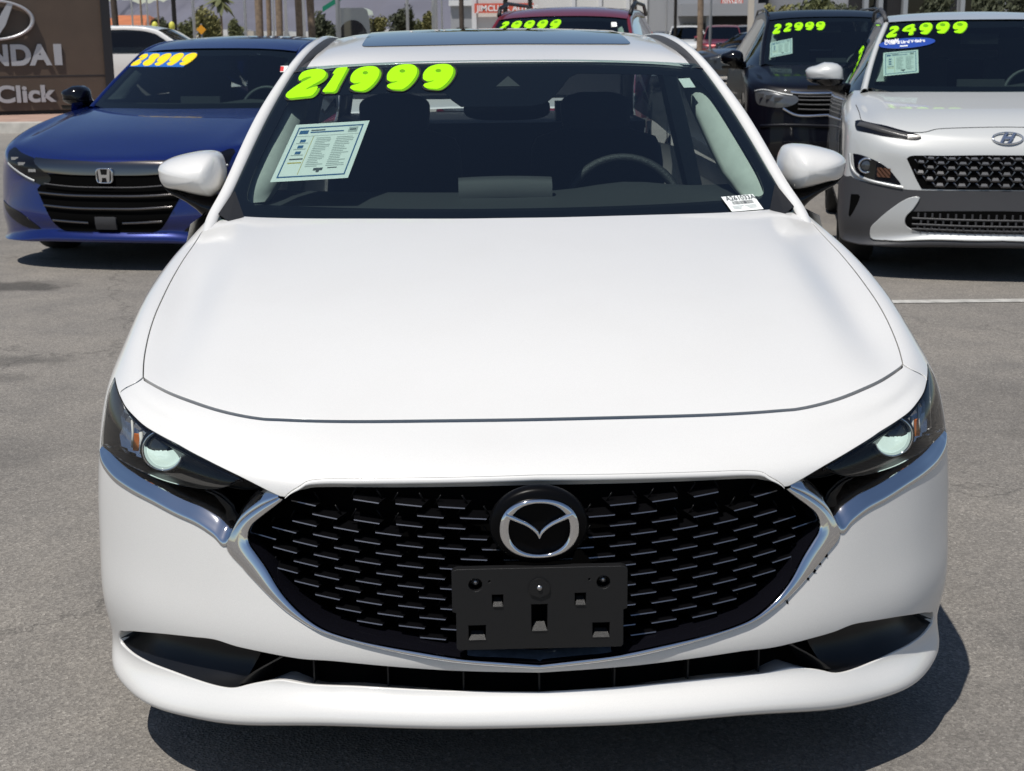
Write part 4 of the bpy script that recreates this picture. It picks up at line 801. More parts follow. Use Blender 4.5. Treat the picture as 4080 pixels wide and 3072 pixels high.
def ribbon(surf, uv, w, off, both=False):
    c = crom(uv, 8); p = surf.ev(c[:, 0], c[:, 1]); n = surf.nrm(c[:, 0], c[:, 1]); t = np.gradient(p, axis=0); t /= np.linalg.norm(t, axis=1)[:, None]; s = np.cross(n, t)*w/2
    return np.array([p-s+n*(off-w*.3), p-s+n*off, p+s+n*off, p+s+n*(off-w*.3)])
class BgCar: pass
def bg_car(name, label, cat, pos, a, kind, hw, pm, ws, wsl, wst, ztop, rail, L, axles, wr, tail, group=None, interior=True, trim='trim_grey', belt=.98, glassm='car_glass', frit=True, mirror_m=None, fine=True):
    c = BgCar(); c.root = thing(name, label, cat, (pos[0], pos[1], 0), -a, group); R = c.root; c.S = morph(kind, hw); st = .25 if fine else .5
    G = sheet(c.S, np.arange(-9, 9.01, st), np.arange(0, 16.01, st)); b = MB(); b.grid(G[:, ::-1]); c.body = b.obj('body', pm, R, True)
    yb, zb, sl, cv = ws; c.WS = Fn(lambda x, z: np.stack([x, yb+(z-zb)/sl+cv*x*x, z], -1)); wy = lambda x, z: yb+(z-zb)/sl+cv*x*x
    xs = np.linspace(0, 1, 5); side = [(wsl[0]+(wst[0]-wsl[0])*t+.012*math.sin(math.pi*t), wsl[1]+(wst[1]-wsl[1])*t) for t in xs]
    out = half([[(0, zb-.03), (wsl[0]*.6, zb-.025), (wsl[0], wsl[1]-.005)], side, [side[-1], (wst[0]*.6, ztop-.006), (0, ztop)]])
    c.wsc = pan('windscreen', M[glassm], R, c.WS, out, du=.12, dv=.06, depth=.004, step=.03)
    if frit:
        i = .045; sd = [(x-i, z+(i*.8 if k == 0 else (-i*.8 if k == 4 else 0))) for k, (x, z) in enumerate(side)]
        hole = half([[(0, zb+.03), (sd[0][0], zb+.035)], [(sd[0][0], zb+.035)]+sd, [sd[-1], (sd[-1][0]*.6, ztop-.04), (0, ztop-.045)]])
        pan('screen_border', M['frit'], c.wsc, c.WS, out, [hole], du=.12, dv=.06, off=-.004, depth=.002, inset=.002, step=.03)
    # roof
    x0, y0, z0 = wst[0], wy(wst[0], wst[1]), wst[1]; fr = np.array([0, .35, .7, .9, 1.0]); rws = []
    rws.append([(f*x0, wy(f*x0, ztop+(z0-ztop)*f**3)-.005, ztop+(z0-ztop)*f**3+.006) for f in fr])
    for y, xr, zr, zc in rail: rws.append([(f*xr, y, zc+(zr-zc)*f**2.5) for f in fr])
    c.ROOF = Surf(np.array(rws)); nv = c.ROOF.nv-1; b = MB(); b.grid(sheet(c.ROOF, np.linspace(-4, 4, 25), np.linspace(0, nv, nv*5+1))[:, ::-1]); c.roof = b.obj('roof', pm, R, True)
    b = MB(); b.grid(sheet(c.ROOF, np.linspace(-3.9, 3.9, 9), np.linspace(.2, nv, 9), -.035)); b.obj('headliner', M['seat'], R, True)
    # pillars, side glass
    IN = [(wsl[0]+.005, wy(wsl[0], wsl[1])-.03, wsl[1]-.015)]+[(x, wy(x, z), z) for x, z in side]+[(xr, y, zr) for y, xr, zr, zc in rail]+[tail[0], tail[1]]
    IN = np.array(IN); OU = IN+np.array([.036, -.006, -.012]); OU[-3:] += np.array([.0, 0, -.01])
    sec = np.stack([IN+np.array([-.004, .012, -.02]), IN, IN*.5+OU*.5+np.array([.003, -.004, .010]), OU, OU+np.array([.014, .03, -.035]), OU+np.array([.012, .07, -.07])], 1); SF = Surf(sec, sym=False); nn = len(IN)-1
    bl = len(rail)
    for s in (-1, 1):
        m = np.array([s, 1, 1.]); G = sheet(SF, np.linspace(0, 5, 13), np.linspace(0, nn, nn*4+1))*m; b = MB(); b.grid(G if s > 0 else G[:, ::-1]); b.obj('side_frame', pm, R, True)
        top = OU[1:]+np.array([.012, .05, -.05]); n = len(top); bot = np.stack([np.linspace(hw-.035, hw-.07, n), np.linspace(wy(wsl[0], wsl[1])+.25, top[-1, 1], n), np.linspace(belt, belt+.05, n)], 1)
        b = MB(); b.grid(np.array([top, top*.5+bot*.5+np.array([.012, 0, 0]), bot])*m); b.obj('side_window', M['dark_glass'], R, True)
        yy = np.linspace(wy(wsl[0], wsl[1])+.02, L-.02, 9); pr = [(hw-.04, belt+.02), (hw-.015, belt-.12), (hw-.005, belt-.26), (hw-.015, .5), (hw-.012, .36), (hw-.045, .22)]
        b = MB(); b.grid(np.array([[((x-max(0, y-(L-.7))*.16)*s, y, z) for x, z in pr] for y in yy])); b.obj('door', pm, R, True)
        for y in axles: wheel_parts(R, s*(hw-.115), y, wr, .21, s)
        # door mirror
        if mirror_m:
            mx, my, mz, mh, mw = mirror_m[:5]; rings = []
            for k, y in ((.9, .10), (1, .07), (1, .0), (.92, -.045), (.72, -.075), (.4, -.095), (.1, -.10)):
                rings.append([(s*(mx+mw/2*p[0]*k+(.01 if p[1] > 0 else 0)), my+y+.12*(mw/2*p[0]*k), mz+mh/2*p[1]*k*(1-.25*(p[0] > .3))) for p in oval(20, 1, 1, 2.8)])
            mo = disc_mesh(rings).obj('door_mirror', mirror_m[5], R, True)
            disc_mesh([[(s*mx+(p[0]-s*mx)*1.015, p[1]-.003, min(p[2]-.003, mz-mh*.16)) for p in rg] for rg in rings]).obj('mirror_underside', M['gloss_black'], mo, True)
            b = MB(); b.tube([(s*(mx-.02), my+.03, mz-mh*.42), (s*(hw-.06), my+.06, belt+.03)], [.035, .045], 8); b.grid(np.array([[(s*(mx+mw*.46*q), my+y, mz-mh*.42+z) for q in (-1, -.3, .4, 1)] for y, z in ((-.06, 0), (-.04, -.03), (.08, -.03))])); b.obj('mirror_base', M['gloss_black'], mo, True)
    wing_side(R, c.S, axles[0], wr, wr+.05, pm)
    # tail
    zt = tail[1][2]; b = MB(); xx = np.linspace(-.72, .72, 9); yr, zr = rail[-1][0], rail[-1][3]
    prof = [(yr, zr, .76)]+[(t[1], t[2], 1.0) for t in tail]+[(L-.02, zt-.1, 1.12), (L, .7, 1.16), (L-.04, .45, 1.16), (L-.15, .24, 1.1)]
    b.grid(np.array([[(x*k, y-.05*abs(x/.7)**2, z-.03*abs(x/.7)**2.5) for x in xx] for y, z, k in prof[2:]])); b.obj('tailgate', pm, R, True)
    b = MB(); b.grid(np.array([[(x*k, y, z-.03*abs(x/.7)**2.5) for x in xx] for y, z, k in prof[:3]])); b.obj('rear_window', M['dark_glass'], R, True)
    b = MB(); b.box((0, L/2, .26), (2*hw-.3, L-.7, .16)); b.box((0, L/2, .5), (2*hw-.5, L-1.6, .3)); b.obj('underbody', M['liner'], R)
    if interior:
        yd = wy(0, zb); b = MB(); b.grid(np.array([[(x, yd+dy+.14*(x/.7)**2, z+(.03*math.exp(-((x-.36)/.16)**2) if dy > .3 else 0)) for x in np.linspace(-.70, .70, 17)] for dy, z in ((.03, zb-.03), (.25, zb+.005), (.45, zb+.01), (.62, zb-.01), (.66, zb-.25))])); b.obj('dashboard', M['dash'], R, True)
        b = MB(); b.box((.0, yd+.42, zb+.035), (.30, .03, .05)); b.obj('display', M['grey_plastic'], R)
        C0 = Vector((.37, yd+.72, zb-.05)); A1 = Vector((1, 0, 0)); A2 = Vector((0, .42, .91)).normalized(); b = MB()
        b.tube([C0+.175*(math.cos(t)*A1+math.sin(t)*A2) for t in np.linspace(0, 2*math.pi, 28, endpoint=False)], .016, 8, closed=True); b.obj('steering_wheel', M['clad'], R, True)
        for x in (-.36, .36):
            b = MB(); b.box((x, yd+1.25, zb-.10), (.46, .12, .55), Matrix.Rotation(rad(-14), 3, 'X')); b.obj('seat', M['seat'], R); b = MB(); b.box((x, yd+1.36, zb+.24), (.26, .09, .16)); b.obj('headrest', M['seat'], R)
        for s in (-1, 1):
            b = MB(); b.grid(np.array([[(s*(x-.045), wy(x, z)+.03, z), (s*(x-.11), wy(x, z)+.09, z), (s*(x-.12), wy(x, z)+.16, z)] for x, z in [(side[0][0]-.01, side[0][1]+.03)]+side[1:]])); b.obj('pillar_trim', M[trim], R, True)
        b = MB(); b.box((.01, wy(0, ztop)-.02, ztop-.12), (.24, .03, .07)); b.obj('inner_mirror', M['black_plastic'], R)
    b = MB(); b.box((0, (wy(0, zb)+L)/2+.3, .55), (2*hw-.3, L-wy(0, zb)-1.0, .05)); b.box((0, L-.55, .9), (1.3, .05, .6)); b.obj('cabin_floor', M['liner'], R)
    return c
def flat_text(c, s, size, m, x0, z0, name='lettering', rise=0.0, off=.004, **k):
    return lettering(name, s, size, m, c.wsc, lambda x, y, z: c.WS.ev(x0+x, z0+y+rise*x)+c.WS.nrm(x0+x, z0+y+rise*x)*off, **k)
def digits_on(c, text, boxes, cols=('lime', 'lime_dark', 'ink'), step=.012):
    for ch, ((xa, za), (xb, zb_)) in zip(text, boxes):
        w, h = .90*(xb-xa)/max(q[0] for q in GL[ch][0]), zb_-za
        def place(a, b, off, xa=xa, za=za, w=w, h=h): x = xa+w*np.asarray(a, float); z = za+h*(np.asarray(b, float)+1); return c.WS.ev(x, z)+c.WS.nrm(x, z)*off*1.5
        digit(ch, place, c.wsc, cols, step)
def side_pair(fn):
    for s in (1, -1): fn(s)
def mir(uv): return [(-u, v) for u, v in uv]     # trims were measured on the -x half; panels take the +x half and a side
# ---- pale SUV on the right
pv = bg_car('pale_suv', 'pale grey SUV with dark lower cladding and a wide mesh grille, 24999 on its windscreen', 'car', (3.009, 5.779), .217, 'pale', .905, M['pale'],
            (.98, 1.06, .61, .20), (.735, 1.084), (.583, 1.485), 1.497, [(1.95, .565, 1.515, 1.535), (2.3, .56, 1.535, 1.56), (2.9, .56, 1.525, 1.555), (3.5, .55, 1.48, 1.515)], 4.2, (.83, 3.43), .335,
            [(.62, 3.85, 1.25), (.68, 4.1, 1.05)], belt=1.02, mirror_m=(1.0, 1.36, 1.155, .16, .25, M['pale']))
t = BT['pale']; R = pv.root
cladm = half([[(0, .1), (4, .1), (9, .1)], [(9, .1), (9, 3), (9, 6.6)], mir(t['cladtop'])[:-1]+[(0, 5.97)]]); cladm[2] = [(9, 6.6), (8, 6.6)]+cladm[2]
pan('bumper_cladding', M['clad'], R, pv.S, cladm, du=.4, dv=.4, off=.005, depth=.01, step=.03)
def pale_side(s):
    l = mir(t['drl']); pan('daytime_lamp', M['gloss_black'], R, pv.S, [l+[l[0]]], du=.3, dv=.3, off=.004, depth=.02, side=s, step=.015)
    b = MB(); c_ = [(6.4, 8.95), (5.2, 9.25), (4.0, 9.35), (2.9, 9.2)]; b.grid(ribbon(pv.S, c_, .035, .006)*np.array([s, 1, 1])); b.obj('lamp_strip', M['lamp_dark'], R, True)
    l = mir(t['lamp']); h = pan('headlight', M['gloss_black'], R, pv.S, [l+[l[0]]], du=.3, dv=.3, off=.004, depth=.02, side=s, step=.015)
    p = lambda u, v, d=.012: Vector((pv.S.ev(np.array([u]), np.array([v]))[0]+pv.S.nrm(np.array([u]), np.array([v]))[0]*d)*np.array([s, 1, 1]))
    cc = p(5.55, 6.85, .004); ring = lambda r, d: [cc+Vector((r*math.cos(q), -d, r*math.sin(q))) for q in np.linspace(0, 2*math.pi, 24, endpoint=False)]
    b = MB(); b.grid(np.array([ring(.034, .004), ring(.040, .02), ring(.046, .016), ring(.047, 0)]), closed_u=True); b.obj('projector_ring', M['chrome'], h, True)
    disc_mesh([ring(.033*math.cos(q), .004+.016*math.sin(q)) for q in np.linspace(0, 1.4, 6)]).obj('projector_lens', M['dark_lens'], h, True)
    b = MB(); G = np.array([[p(u, v, .006+.006*((i+j) % 2)) for i, u in enumerate(np.linspace(3.7, 4.6, 7))] for j, v in enumerate(np.linspace(6.45, 6.85, 5))]); b.grid(G); b.obj('turn_signal', M['amber_dim'], h)
    b = MB(); b.grid(ribbon(pv.S, mir(t['lampstrip']), .016, .012)*np.array([s, 1, 1])); b.obj('lamp_surround', M['silver'], R, True)
    l = mir(t['vent']); pan('air_vent', M['void'], R, pv.S, [l+[l[0]]], du=.3, dv=.3, off=.007, depth=.004, side=s, step=.02)
    b = MB(); b.grid(ribbon(pv.S, mir(t['hoodside'])+[(6.0, 9.8)], .0035, .0025)*np.array([s, 1, 1])); b.obj('shut_line', M['void'], R, True)
    o = [mir(t['skid'])[:-1]+[(0, 3.09)], [(0, 3.09), (0, 2.05)], [(0, 2.05), (1.09, 2.0), (2.79, 2.12), (3.9, 2.5), (3.96, 2.57)]]; pan('skid_plate', M['silver'], R, pv.S, o, du=.3, dv=.3, off=.016, depth=.02, lip=.004, side=s, step=.02)
    b = MB(); b.tube([(s*.60, 1.75, 1.50), (s*.612, 1.85, 1.55), (s*.60, 2.4, 1.585), (s*.59, 3.2, 1.57), (s*.58, 3.5, 1.51)], [.018, .016, .014, .014, .018], 8); b.obj('roof_rail', M['grey_plastic'], R, True)
M['amber_dim'] = mat('amber_lamp', (.10, .04, .015), .25, .4, .5); M['dark_lens'] = mat('dark_projector', (.10, .11, .12), .05, .6, .6)
side_pair(pale_side)
b = MB(); b.grid(ribbon(pv.S, [(-6.0, 9.8), (-2.76, 9.62), (-1.76, 10.06), (0, 10.22), (1.76, 10.06), (2.76, 9.62), (6.0, 9.8)], .0035, .0025)); b.obj('shut_line', M['void'], R, True)
grl = half([[(0, 6.02), (1.17, 6.01), (2.34, 6.01)], [(2.34, 6.01), (2.59, 6.6), (2.82, 7.21), (2.93, 7.5)], [(2.93, 7.5), (2.75, 7.72), (2.2, 7.86)], [(2.2, 7.86), (.92, 7.94), (0, 7.95)]])
gp = pan('grille', M['void'], R, pv.S, grl, du=.3, dv=.3, off=.003, depth=.01, step=.02); glp = loop(pv.S, grl, .02)
hx = MB(); M['grille_satin'] = mat('satin_grille', (.17, .17, .175), .25, .6)
for i in range(-6, 7):
    for j in range(6):
        u = (i+(.5 if j % 2 else 0))*.60; v = 6.16+j*.295
        if not (inside(np.array([[u+.21, v+.18]]), [glp])[0] and inside(np.array([[u-.21, v+.18]]), [glp])[0]): continue
        q = lambda du_, dv_, d: pv.S.ev(np.array([u+du_]), np.array([v+dv_]))[0]+pv.S.nrm(np.array([u+du_]), np.array([v+dv_]))[0]*d
        hx.add([q(-.24, .17, .004), q(-.13, -.05, .012), q(.13, -.05, .012), q(.24, .17, .004), q(.20, .20, .006), q(.12, .03, .020), q(-.12, .03, .020), q(-.20, .20, .006)], [(0, 1, 6, 7), (1, 2, 5, 6), (2, 3, 4, 5)])
        hx.add([q(-.10, .03, .0195), q(.10, .03, .0195), q(.07, .16, .006), q(-.07, .16, .006)], [(0, 1, 2, 3)])
tag(hx.obj('mesh', M['grille_satin'], gp), kind='stuff')
il = half([[(0, 3.3), (1.1, 3.3), (2.23, 3.31)], [(2.23, 3.31), (2.61, 3.6), (2.86, 3.99), (2.85, 4.32), (2.65, 4.7)], [(2.65, 4.7), (1.3, 4.8), (0, 4.84)]]); ig = pan('lower_grille', M['void'], R, pv.S, il, du=.3, dv=.3, off=.008, depth=.004, step=.03)
for k, v in enumerate((3.62, 3.98, 4.34)):
    b = MB(); b.grid(ribbon(pv.S, [(-2.6, v), (-1.3, v), (0, v), (1.3, v), (2.6, v)], .012, .022)); b.obj('slat', M['clad'], ig, True)
b = MB()
for k in range(-11, 12):
    for v in (3.46, 3.80, 4.16, 4.52): q = pv.S.ev(np.array([k*.22+(.1 if v in (3.46, 4.16) else 0)]), np.array([v]))[0]; b.box(q+np.array([0, -.014, 0]), (.010, .012, .030))
tag(b.obj('lattice', M['clad'], ig), kind='stuff')
def oval_badge(S_, parent, u0, v0, rx, rz, tilt=True, name='emblem'):
    c = Vector(S_.ev(np.array([u0]), np.array([v0]))[0]); n = Vector(S_.nrm(np.array([u0+1e-3]), np.array([v0]))[0]); X_ = Vector((1, 0, 0)); Z_ = n.cross(X_)*-1; Z_ = X_.cross(n)*-1 if Z_.z < 0 else Z_
    if Z_.z < 0: Z_ = -Z_
    pl = lambda a, b_, d: c+X_*a+Z_*b_+n*d
    return badge_mesh(pl, parent, rx, rz, name)
def badge_mesh(pl, parent, rx, rz, name='emblem', m='chrome'):
    b = MB(); O = oval(40, rx, rz); I = oval(40, rx*.90, rz*.86); b.grid(np.array([[pl(p[0], p[1], d) for p in q] for q, d in ((O, 0), (O, .006*rx/.06), ((O+I)/2, .009*rx/.06), (I, .006*rx/.06), (I, 0))]), closed_u=True); e = b.obj(name, M[m], parent, True)
    k = MB(); d0, d1 = .0, .008*rx/.06; ax = (pl(1, 0, 0)-pl(0, 0, 0), pl(0, 1, 0)-pl(0, 0, 0), pl(0, 0, 1)-pl(0, 0, 0), pl(0, 0, 0))
    sc = lambda P: [(x*rx, z*rz) for x, z in P]
    k.prism(sc([(-.52, -.78), (-.40, -.85), (-.22, -.30), (-.10, .35), (.06, .80), (-.08, .84), (-.30, .25)]), d0, d1, ax); k.prism(sc([(.52, .78), (.40, .85), (.22, .30), (.10, -.35), (-.06, -.80), (.08, -.84), (.30, -.25)]), d0, d1*.96, ax)
    k.prism(sc([(-.34, .12), (-.05, .22), (.30, .20), (.34, -.12), (.05, -.22), (-.30, -.20)]), d0, d1*.92, ax); k.obj('emblem_letter', M[m], e)
    return e
oval_badge(pv.S, R, 0, 9.28, .088, .043)
digits_on(pv, '24999', [((-.607, 1.385), (-.505, 1.464)), ((-.499, 1.400), (-.397, 1.474)), ((-.39, 1.405), (-.289, 1.482)), ((-.283, 1.410), (-.178, 1.487)), ((-.175, 1.411), (-.064, 1.488))])
sheet_of_paper('window_notice', [(-.629, 1.296), (-.406, 1.315), (-.415, 1.173), (-.636, 1.151)], pv.wsc, lambda x, z, o: pv.WS.ev(x, z)+pv.WS.nrm(x, z)*o, off=-.004)
ov = [(-.474+.181*math.cos(q), 1.3505+.031*math.sin(q)+.075*.181*math.cos(q)) for q in np.linspace(0, 2*math.pi, 40, endpoint=False)]
os_ = pan('oval_sticker', M['oval_blue'], pv.wsc, pv.WS, [ov+[ov[0]]], du=.1, dv=.1, off=.005, depth=.001, step=.02)
for s_, sz, x_, z_ in (('Hyundai', .027, -.615, 1.353), ('Certified Used Vehicles', .027, -.617, 1.337), ('Assurance', .012, -.52, 1.325)):
    flat_text(pv, s_, sz, 'white_ink', x_, z_, rise=.075, off=.0075, bold=.0009)
# ---- blue sedan on the left
bl = bg_car('blue_sedan', 'deep blue sedan with black slatted grille parked behind the white car, 28999 on its windscreen', 'car', (-2.33, 6.72), .222, 'blue', .93, M['blue'],
            (1.20, .955, .50, .28), (.70, .972), (.60, 1.318), 1.345, [(2.25, .585, 1.375, 1.405), (2.6, .57, 1.405, 1.435), (3.1, .565, 1.395, 1.43), (3.5, .555, 1.345, 1.385)], 4.88, (.97, 3.8), .335,
            [(.62, 4.1, 1.14), (.70, 4.5, 1.04)], belt=.96, trim='dash', mirror_m=(.97, 1.62, 1.02, .15, .20, M['gloss_black']))
t = BT['blue']; R = bl.root
gl_ = [(1.40, 2.69), (1.60, 3.06), (1.90, 4.19), (2.17, 5.2), (2.42, 6.14)]; gt_ = [(2.1, 7.15), (1.1, 7.15), (0, 7.15)]
gq = half([[(0, 2.68), (.6, 2.68), (1.40, 2.69)], gl_, [(2.42, 6.14), (2.1, 6.7), (2.1, 7.15)], gt_]); bg_ = pan('grille', M['void'], R, bl.S, gq, du=.3, dv=.3, off=.003, depth=.01, step=.03)
for k, (v, w) in enumerate(((6.35, 2.05), (5.78, 2.28), (4.88, 2.08))):
    b = MB(); b.grid(ribbon(bl.S, [(-w, v+.16), (-w*.5, v+.02), (0, v), (w*.5, v+.02), (w, v+.16)], .013 if k else .008, .022)); b.obj('slat', M['smoked_chrome' if k else 'grey_plastic'], bg_, True)
for s in (-1, 1):
    b = MB(); b.grid(ribbon(bl.S, [(s*.55, 3.95), (s*1.2, 4.0), (s*1.75, 4.05)], .013, .022)); b.obj('slat', M['smoked_chrome'], bg_, True)
pan('sensor_cover', M['clad'], bg_, bl.S, [[(-.33, 3.3), (.33, 3.3)], [(.33, 3.3), (.33, 4.35)], [(.33, 4.35), (-.33, 4.35)], [(-.33, 4.35), (-.33, 3.3)]], du=.3, dv=.3, off=.02, depth=.02, step=.03)
bar = half([[(0, 7.14), (1.1, 7.16), (2.06, 7.28)], [(2.06, 7.28), (2.5, 8.0), (2.55, 8.55)], [(2.55, 8.55), (1.17, 8.36), (0, 8.16)]]); pan('chrome_bar', M['smoked_chrome'], R, bl.S, bar, du=.3, dv=.3, off=.010, depth=.012, lip=.004, step=.03)
def blue_side(s):
    l = mir(t['hl']); h = pan('headlight', M['gloss_black'], R, bl.S, [l+[l[0]]], du=.3, dv=.3, off=.004, depth=.01, side=s, step=.02)
    p = lambda u, v, d=.012: Vector((bl.S.ev(np.array([u]), np.array([v]))[0]+bl.S.nrm(np.array([u]), np.array([v]))[0]*d)*np.array([s, 1, 1]))
    for u, v in ((3.9, 8.05), (3.2, 7.75), (2.6, 7.3)): b = MB(); b.box(p(u, v, .004), (.05, .012, .018)); b.obj('lamp_cell', M['reflector'], h)
    b = MB(); b.grid(ribbon(bl.S, [(4.7, 7.45), (3.6, 7.1), (2.5, 6.62)], .012, .012)*np.array([s, 1, 1])); b.obj('lamp_strip', M['silver'], h, True)
    l = mir(t['fog']); pan('fog_recess', M['gloss_black'], R, bl.S, [l+[l[0]]], du=.3, dv=.3, off=.004, depth=.01, side=s, step=.02)
side_pair(blue_side)
cc = bl.S.ev(np.array([0.]), np.array([7.13]))[0]; plc = lambda a, b_, d: Vector((cc[0]+a, cc[1]-.025-d, cc[2]+b_))
b = MB(); axx = ((1, 0, 0), (0, 0, 1), (0, -1, 0), plc(0, 0, 0)); O = [(p[0], p[1]) for p in oval(32, .056, .048, 4.5)]; I = [(p[0]*.86, p[1]*.86) for p in O]
b.grid(np.array([[plc(p[0], p[1], d) for p in q] for q, d in ((O, -.02), (O, .004), (I, .006), (I, -.006))]), closed_u=True); be = b.obj('emblem', M['chrome'], R, True)
b = MB(); b.prism([(p[0]*.9, p[1]*.9) for p in O], -.012, -.006, axx); b.obj('emblem_plate', M['gloss_black'], be)
b = MB(); b.prism([(-.041, .040), (-.024, .040), (-.019, .006), (.019, .006), (.024, .040), (.041, .040), (.033, -.040), (.018, -.040), (.014, -.012), (-.014, -.012), (-.018, -.040), (-.033, -.040)], -.006, .004, axx); b.obj('emblem_letter', M['chrome'], be)
bp = [(-.645, 1.222), (-.590, 1.321), (-.134, 1.317), (-.170, 1.220)]; pan('price_backing', M['cobalt'], bl.wsc, bl.WS, sg(bp), du=.1, dv=.1, off=.003, depth=.001, step=.03)
digits_on(bl, '28999', [((-.640+.104*k, 1.227+.0012*k), (-.640+.104*k+.112, 1.312+.001*k)) for k in range(5)], ('yellow_vinyl', 'yellow_vinyl', 'orange_edge'))
sp, sq = sheet_of_paper('corner_sticker', [(.547, 1.221), (.598, 1.221), (.615, 1.180), (.566, 1.180)], bl.wsc, lambda x, z, o: bl.WS.ev(x, z)+bl.WS.nrm(x, z)*o, False, .003); sq('logo', 'red_ink', 0, .1, .45, .9, .0042, sp)
# ---- dark SUV beside the pale one
dk = bg_car('dark_suv', 'glossy black-navy SUV between the white sedan and the pale SUV, 22999 on its windscreen', 'car', (3.538, 11.212), .124, 'dark', .925, M['navy'],
            (1.02, 1.10, .58, .19), (.70, 1.12), (.597, 1.54), 1.57, [(2.1, .585, 1.60, 1.625), (2.5, .58, 1.63, 1.655), (3.4, .575, 1.62, 1.65), (4.1, .56, 1.56, 1.60)], 4.70, (.87, 3.66), .35,
            [(.64, 4.4, 1.3), (.70, 4.6, 1.1)], belt=1.06, mirror_m=(1.0, 1.45, 1.165, .17, .24, M['gloss_black']))
t = BT['dark']; R = dk.root
gq = half([[(0, 6.78), (1.0, 6.79), (2.26, 6.72)], [(2.26, 6.72), (3.15, 7.14)], [(3.15, 7.14), (2.45, 7.7), (2.28, 8.3), (2.5, 8.85)], [(2.5, 8.85), (1.2, 8.92), (0, 8.95)]]); g2 = pan('grille', M['void'], R, dk.S, gq, du=.3, dv=.3, off=.003, depth=.01, step=.03)
for v in (7.2, 7.65, 8.1, 8.5): b = MB(); b.grid(ribbon(dk.S, [(-2.3, v), (-1.2, v), (0, v), (1.2, v), (2.3, v)], .012, .016)); b.obj('slat', M['grey_plastic'], g2, True)
b = MB(); b.grid(ribbon(dk.S, [(-2.7, 9.0), (-2.2, 8.93), (-.8, 8.95), (0, 8.95), (.8, 8.95), (2.2, 8.93), (2.7, 9.0)], .022, .014)); b.obj('chrome_strip', M['chrome'], R, True)
b = MB(); b.grid(ribbon(dk.S, [(-3.2, 7.15), (-2.26, 6.71), (-.94, 6.78), (0, 6.79), (.94, 6.78), (2.26, 6.71), (3.2, 7.15)], .018, .014)); b.obj('chrome_strip', M['chrome'], R, True)
def dark_side(s):
    l = mir(t['hl']); h = pan('headlight', M['lamp_pale'], R, dk.S, [l+[l[0]]], du=.3, dv=.3, off=.004, depth=.01, side=s, step=.02)
    p = lambda u, v, d=.012: Vector((dk.S.ev(np.array([u]), np.array([v]))[0]+dk.S.nrm(np.array([u]), np.array([v]))[0]*d)*np.array([s, 1, 1]))
    for u, v in ((5.4, 7.75), (4.5, 7.85), (3.6, 7.9)): b = MB(); b.box(p(u, v, .004), (.085, .012, .035)); b.obj('lamp_cell', M['lamp_dark'], h)
    b = MB(); b.grid(ribbon(dk.S, [(6.5, 7.9), (4.2, 8.55), (2.6, 8.62)], .010, .012)*np.array([s, 1, 1])); b.obj('lamp_strip', M['silver'], h, True)
    b = MB(); b.tube([(s*.60, 2.0, 1.58), (s*.605, 2.1, 1.625), (s*.595, 2.6, 1.665), (s*.59, 3.6, 1.66), (s*.58, 4.0, 1.58)], [.014, .013, .012, .012, .014], 8); b.obj('roof_rail', M['navy'], R, True)
M['lamp_pale'] = mat('pale_lamp', (.09, .095, .10), .15, .3, .6)
side_pair(dark_side)
b = MB(); b.grid(ribbon(dk.S, [(-5.6, 5.9), (-2.6, 6.0), (0, 5.9), (2.6, 6.0), (5.6, 5.9)], .03, .012)); b.obj('bumper_crease', M['navy'], R, True)
lo = half([[(0, 2.6), (2.5, 2.6)], [(2.5, 2.6), (4.5, 3.6), (4.9, 4.4)], [(4.9, 4.4), (2.5, 4.6), (0, 4.6)]]); pan('lower_grille', M['gloss_black'], R, dk.S, lo, du=.3, dv=.3, off=.003, depth=.004, step=.04)
digits_on(dk, '22999', [((-.59, 1.40), (-.475, 1.505)), ((-.478, 1.421), (-.365, 1.513)), ((-.362, 1.434), (-.255, 1.517)), ((-.252, 1.438), (-.143, 1.520)), ((-.142, 1.437), (-.03, 1.523))])
sheet_of_paper('window_notice', [(-.621, 1.323), (-.394, 1.366), (-.414, 1.216), (-.637, 1.177)], dk.wsc, lambda x, z, o: dk.WS.ev(x, z)+dk.WS.nrm(x, z)*o, off=-.005)
# ---- maroon SUV straight behind
rd = bg_car('maroon_suv', 'maroon SUV with black roof rails behind the white sedan, 29999 on its windscreen', 'car', (.50, 9.85), .21, 'dark', .92, M['maroon'],
            (1.02, 1.10, .58, .19), (.72, 1.12), (.61, 1.555), 1.585, [(2.1, .60, 1.615, 1.65), (2.6, .59, 1.65, 1.69), (3.6, .585, 1.64, 1.68), (4.1, .57, 1.57, 1.61)], 4.65, (.9, 3.6), .36,
            [(.66, 4.4, 1.3), (.72, 4.6, 1.1)], belt=1.06, mirror_m=(1.02, 1.45, 1.16, .17, .22, M['gloss_black']))
R = rd.root
gq = half([[(0, 5.4), (1.6, 5.4)], [(1.6, 5.4), (2.2, 6.2), (2.35, 7.3)], [(2.35, 7.3), (1.2, 7.7), (0, 7.75)]]); g3 = pan('grille', M['gloss_black'], R, rd.S, gq, du=.3, dv=.3, off=.003, depth=.01, step=.04)
b = MB(); b.grid(ribbon(rd.S, [(-2.4, 7.5), (-1.2, 7.85), (0, 7.9), (1.2, 7.85), (2.4, 7.5)], .05, .014)); b.obj('chrome_strip', M['chrome'], R, True)
b = MB(); b.grid(ribbon(rd.S, [(-1.9, 6.2), (0, 6.1), (1.9, 6.2)], .035, .016)); b.obj('chrome_strip', M['chrome'], R, True)
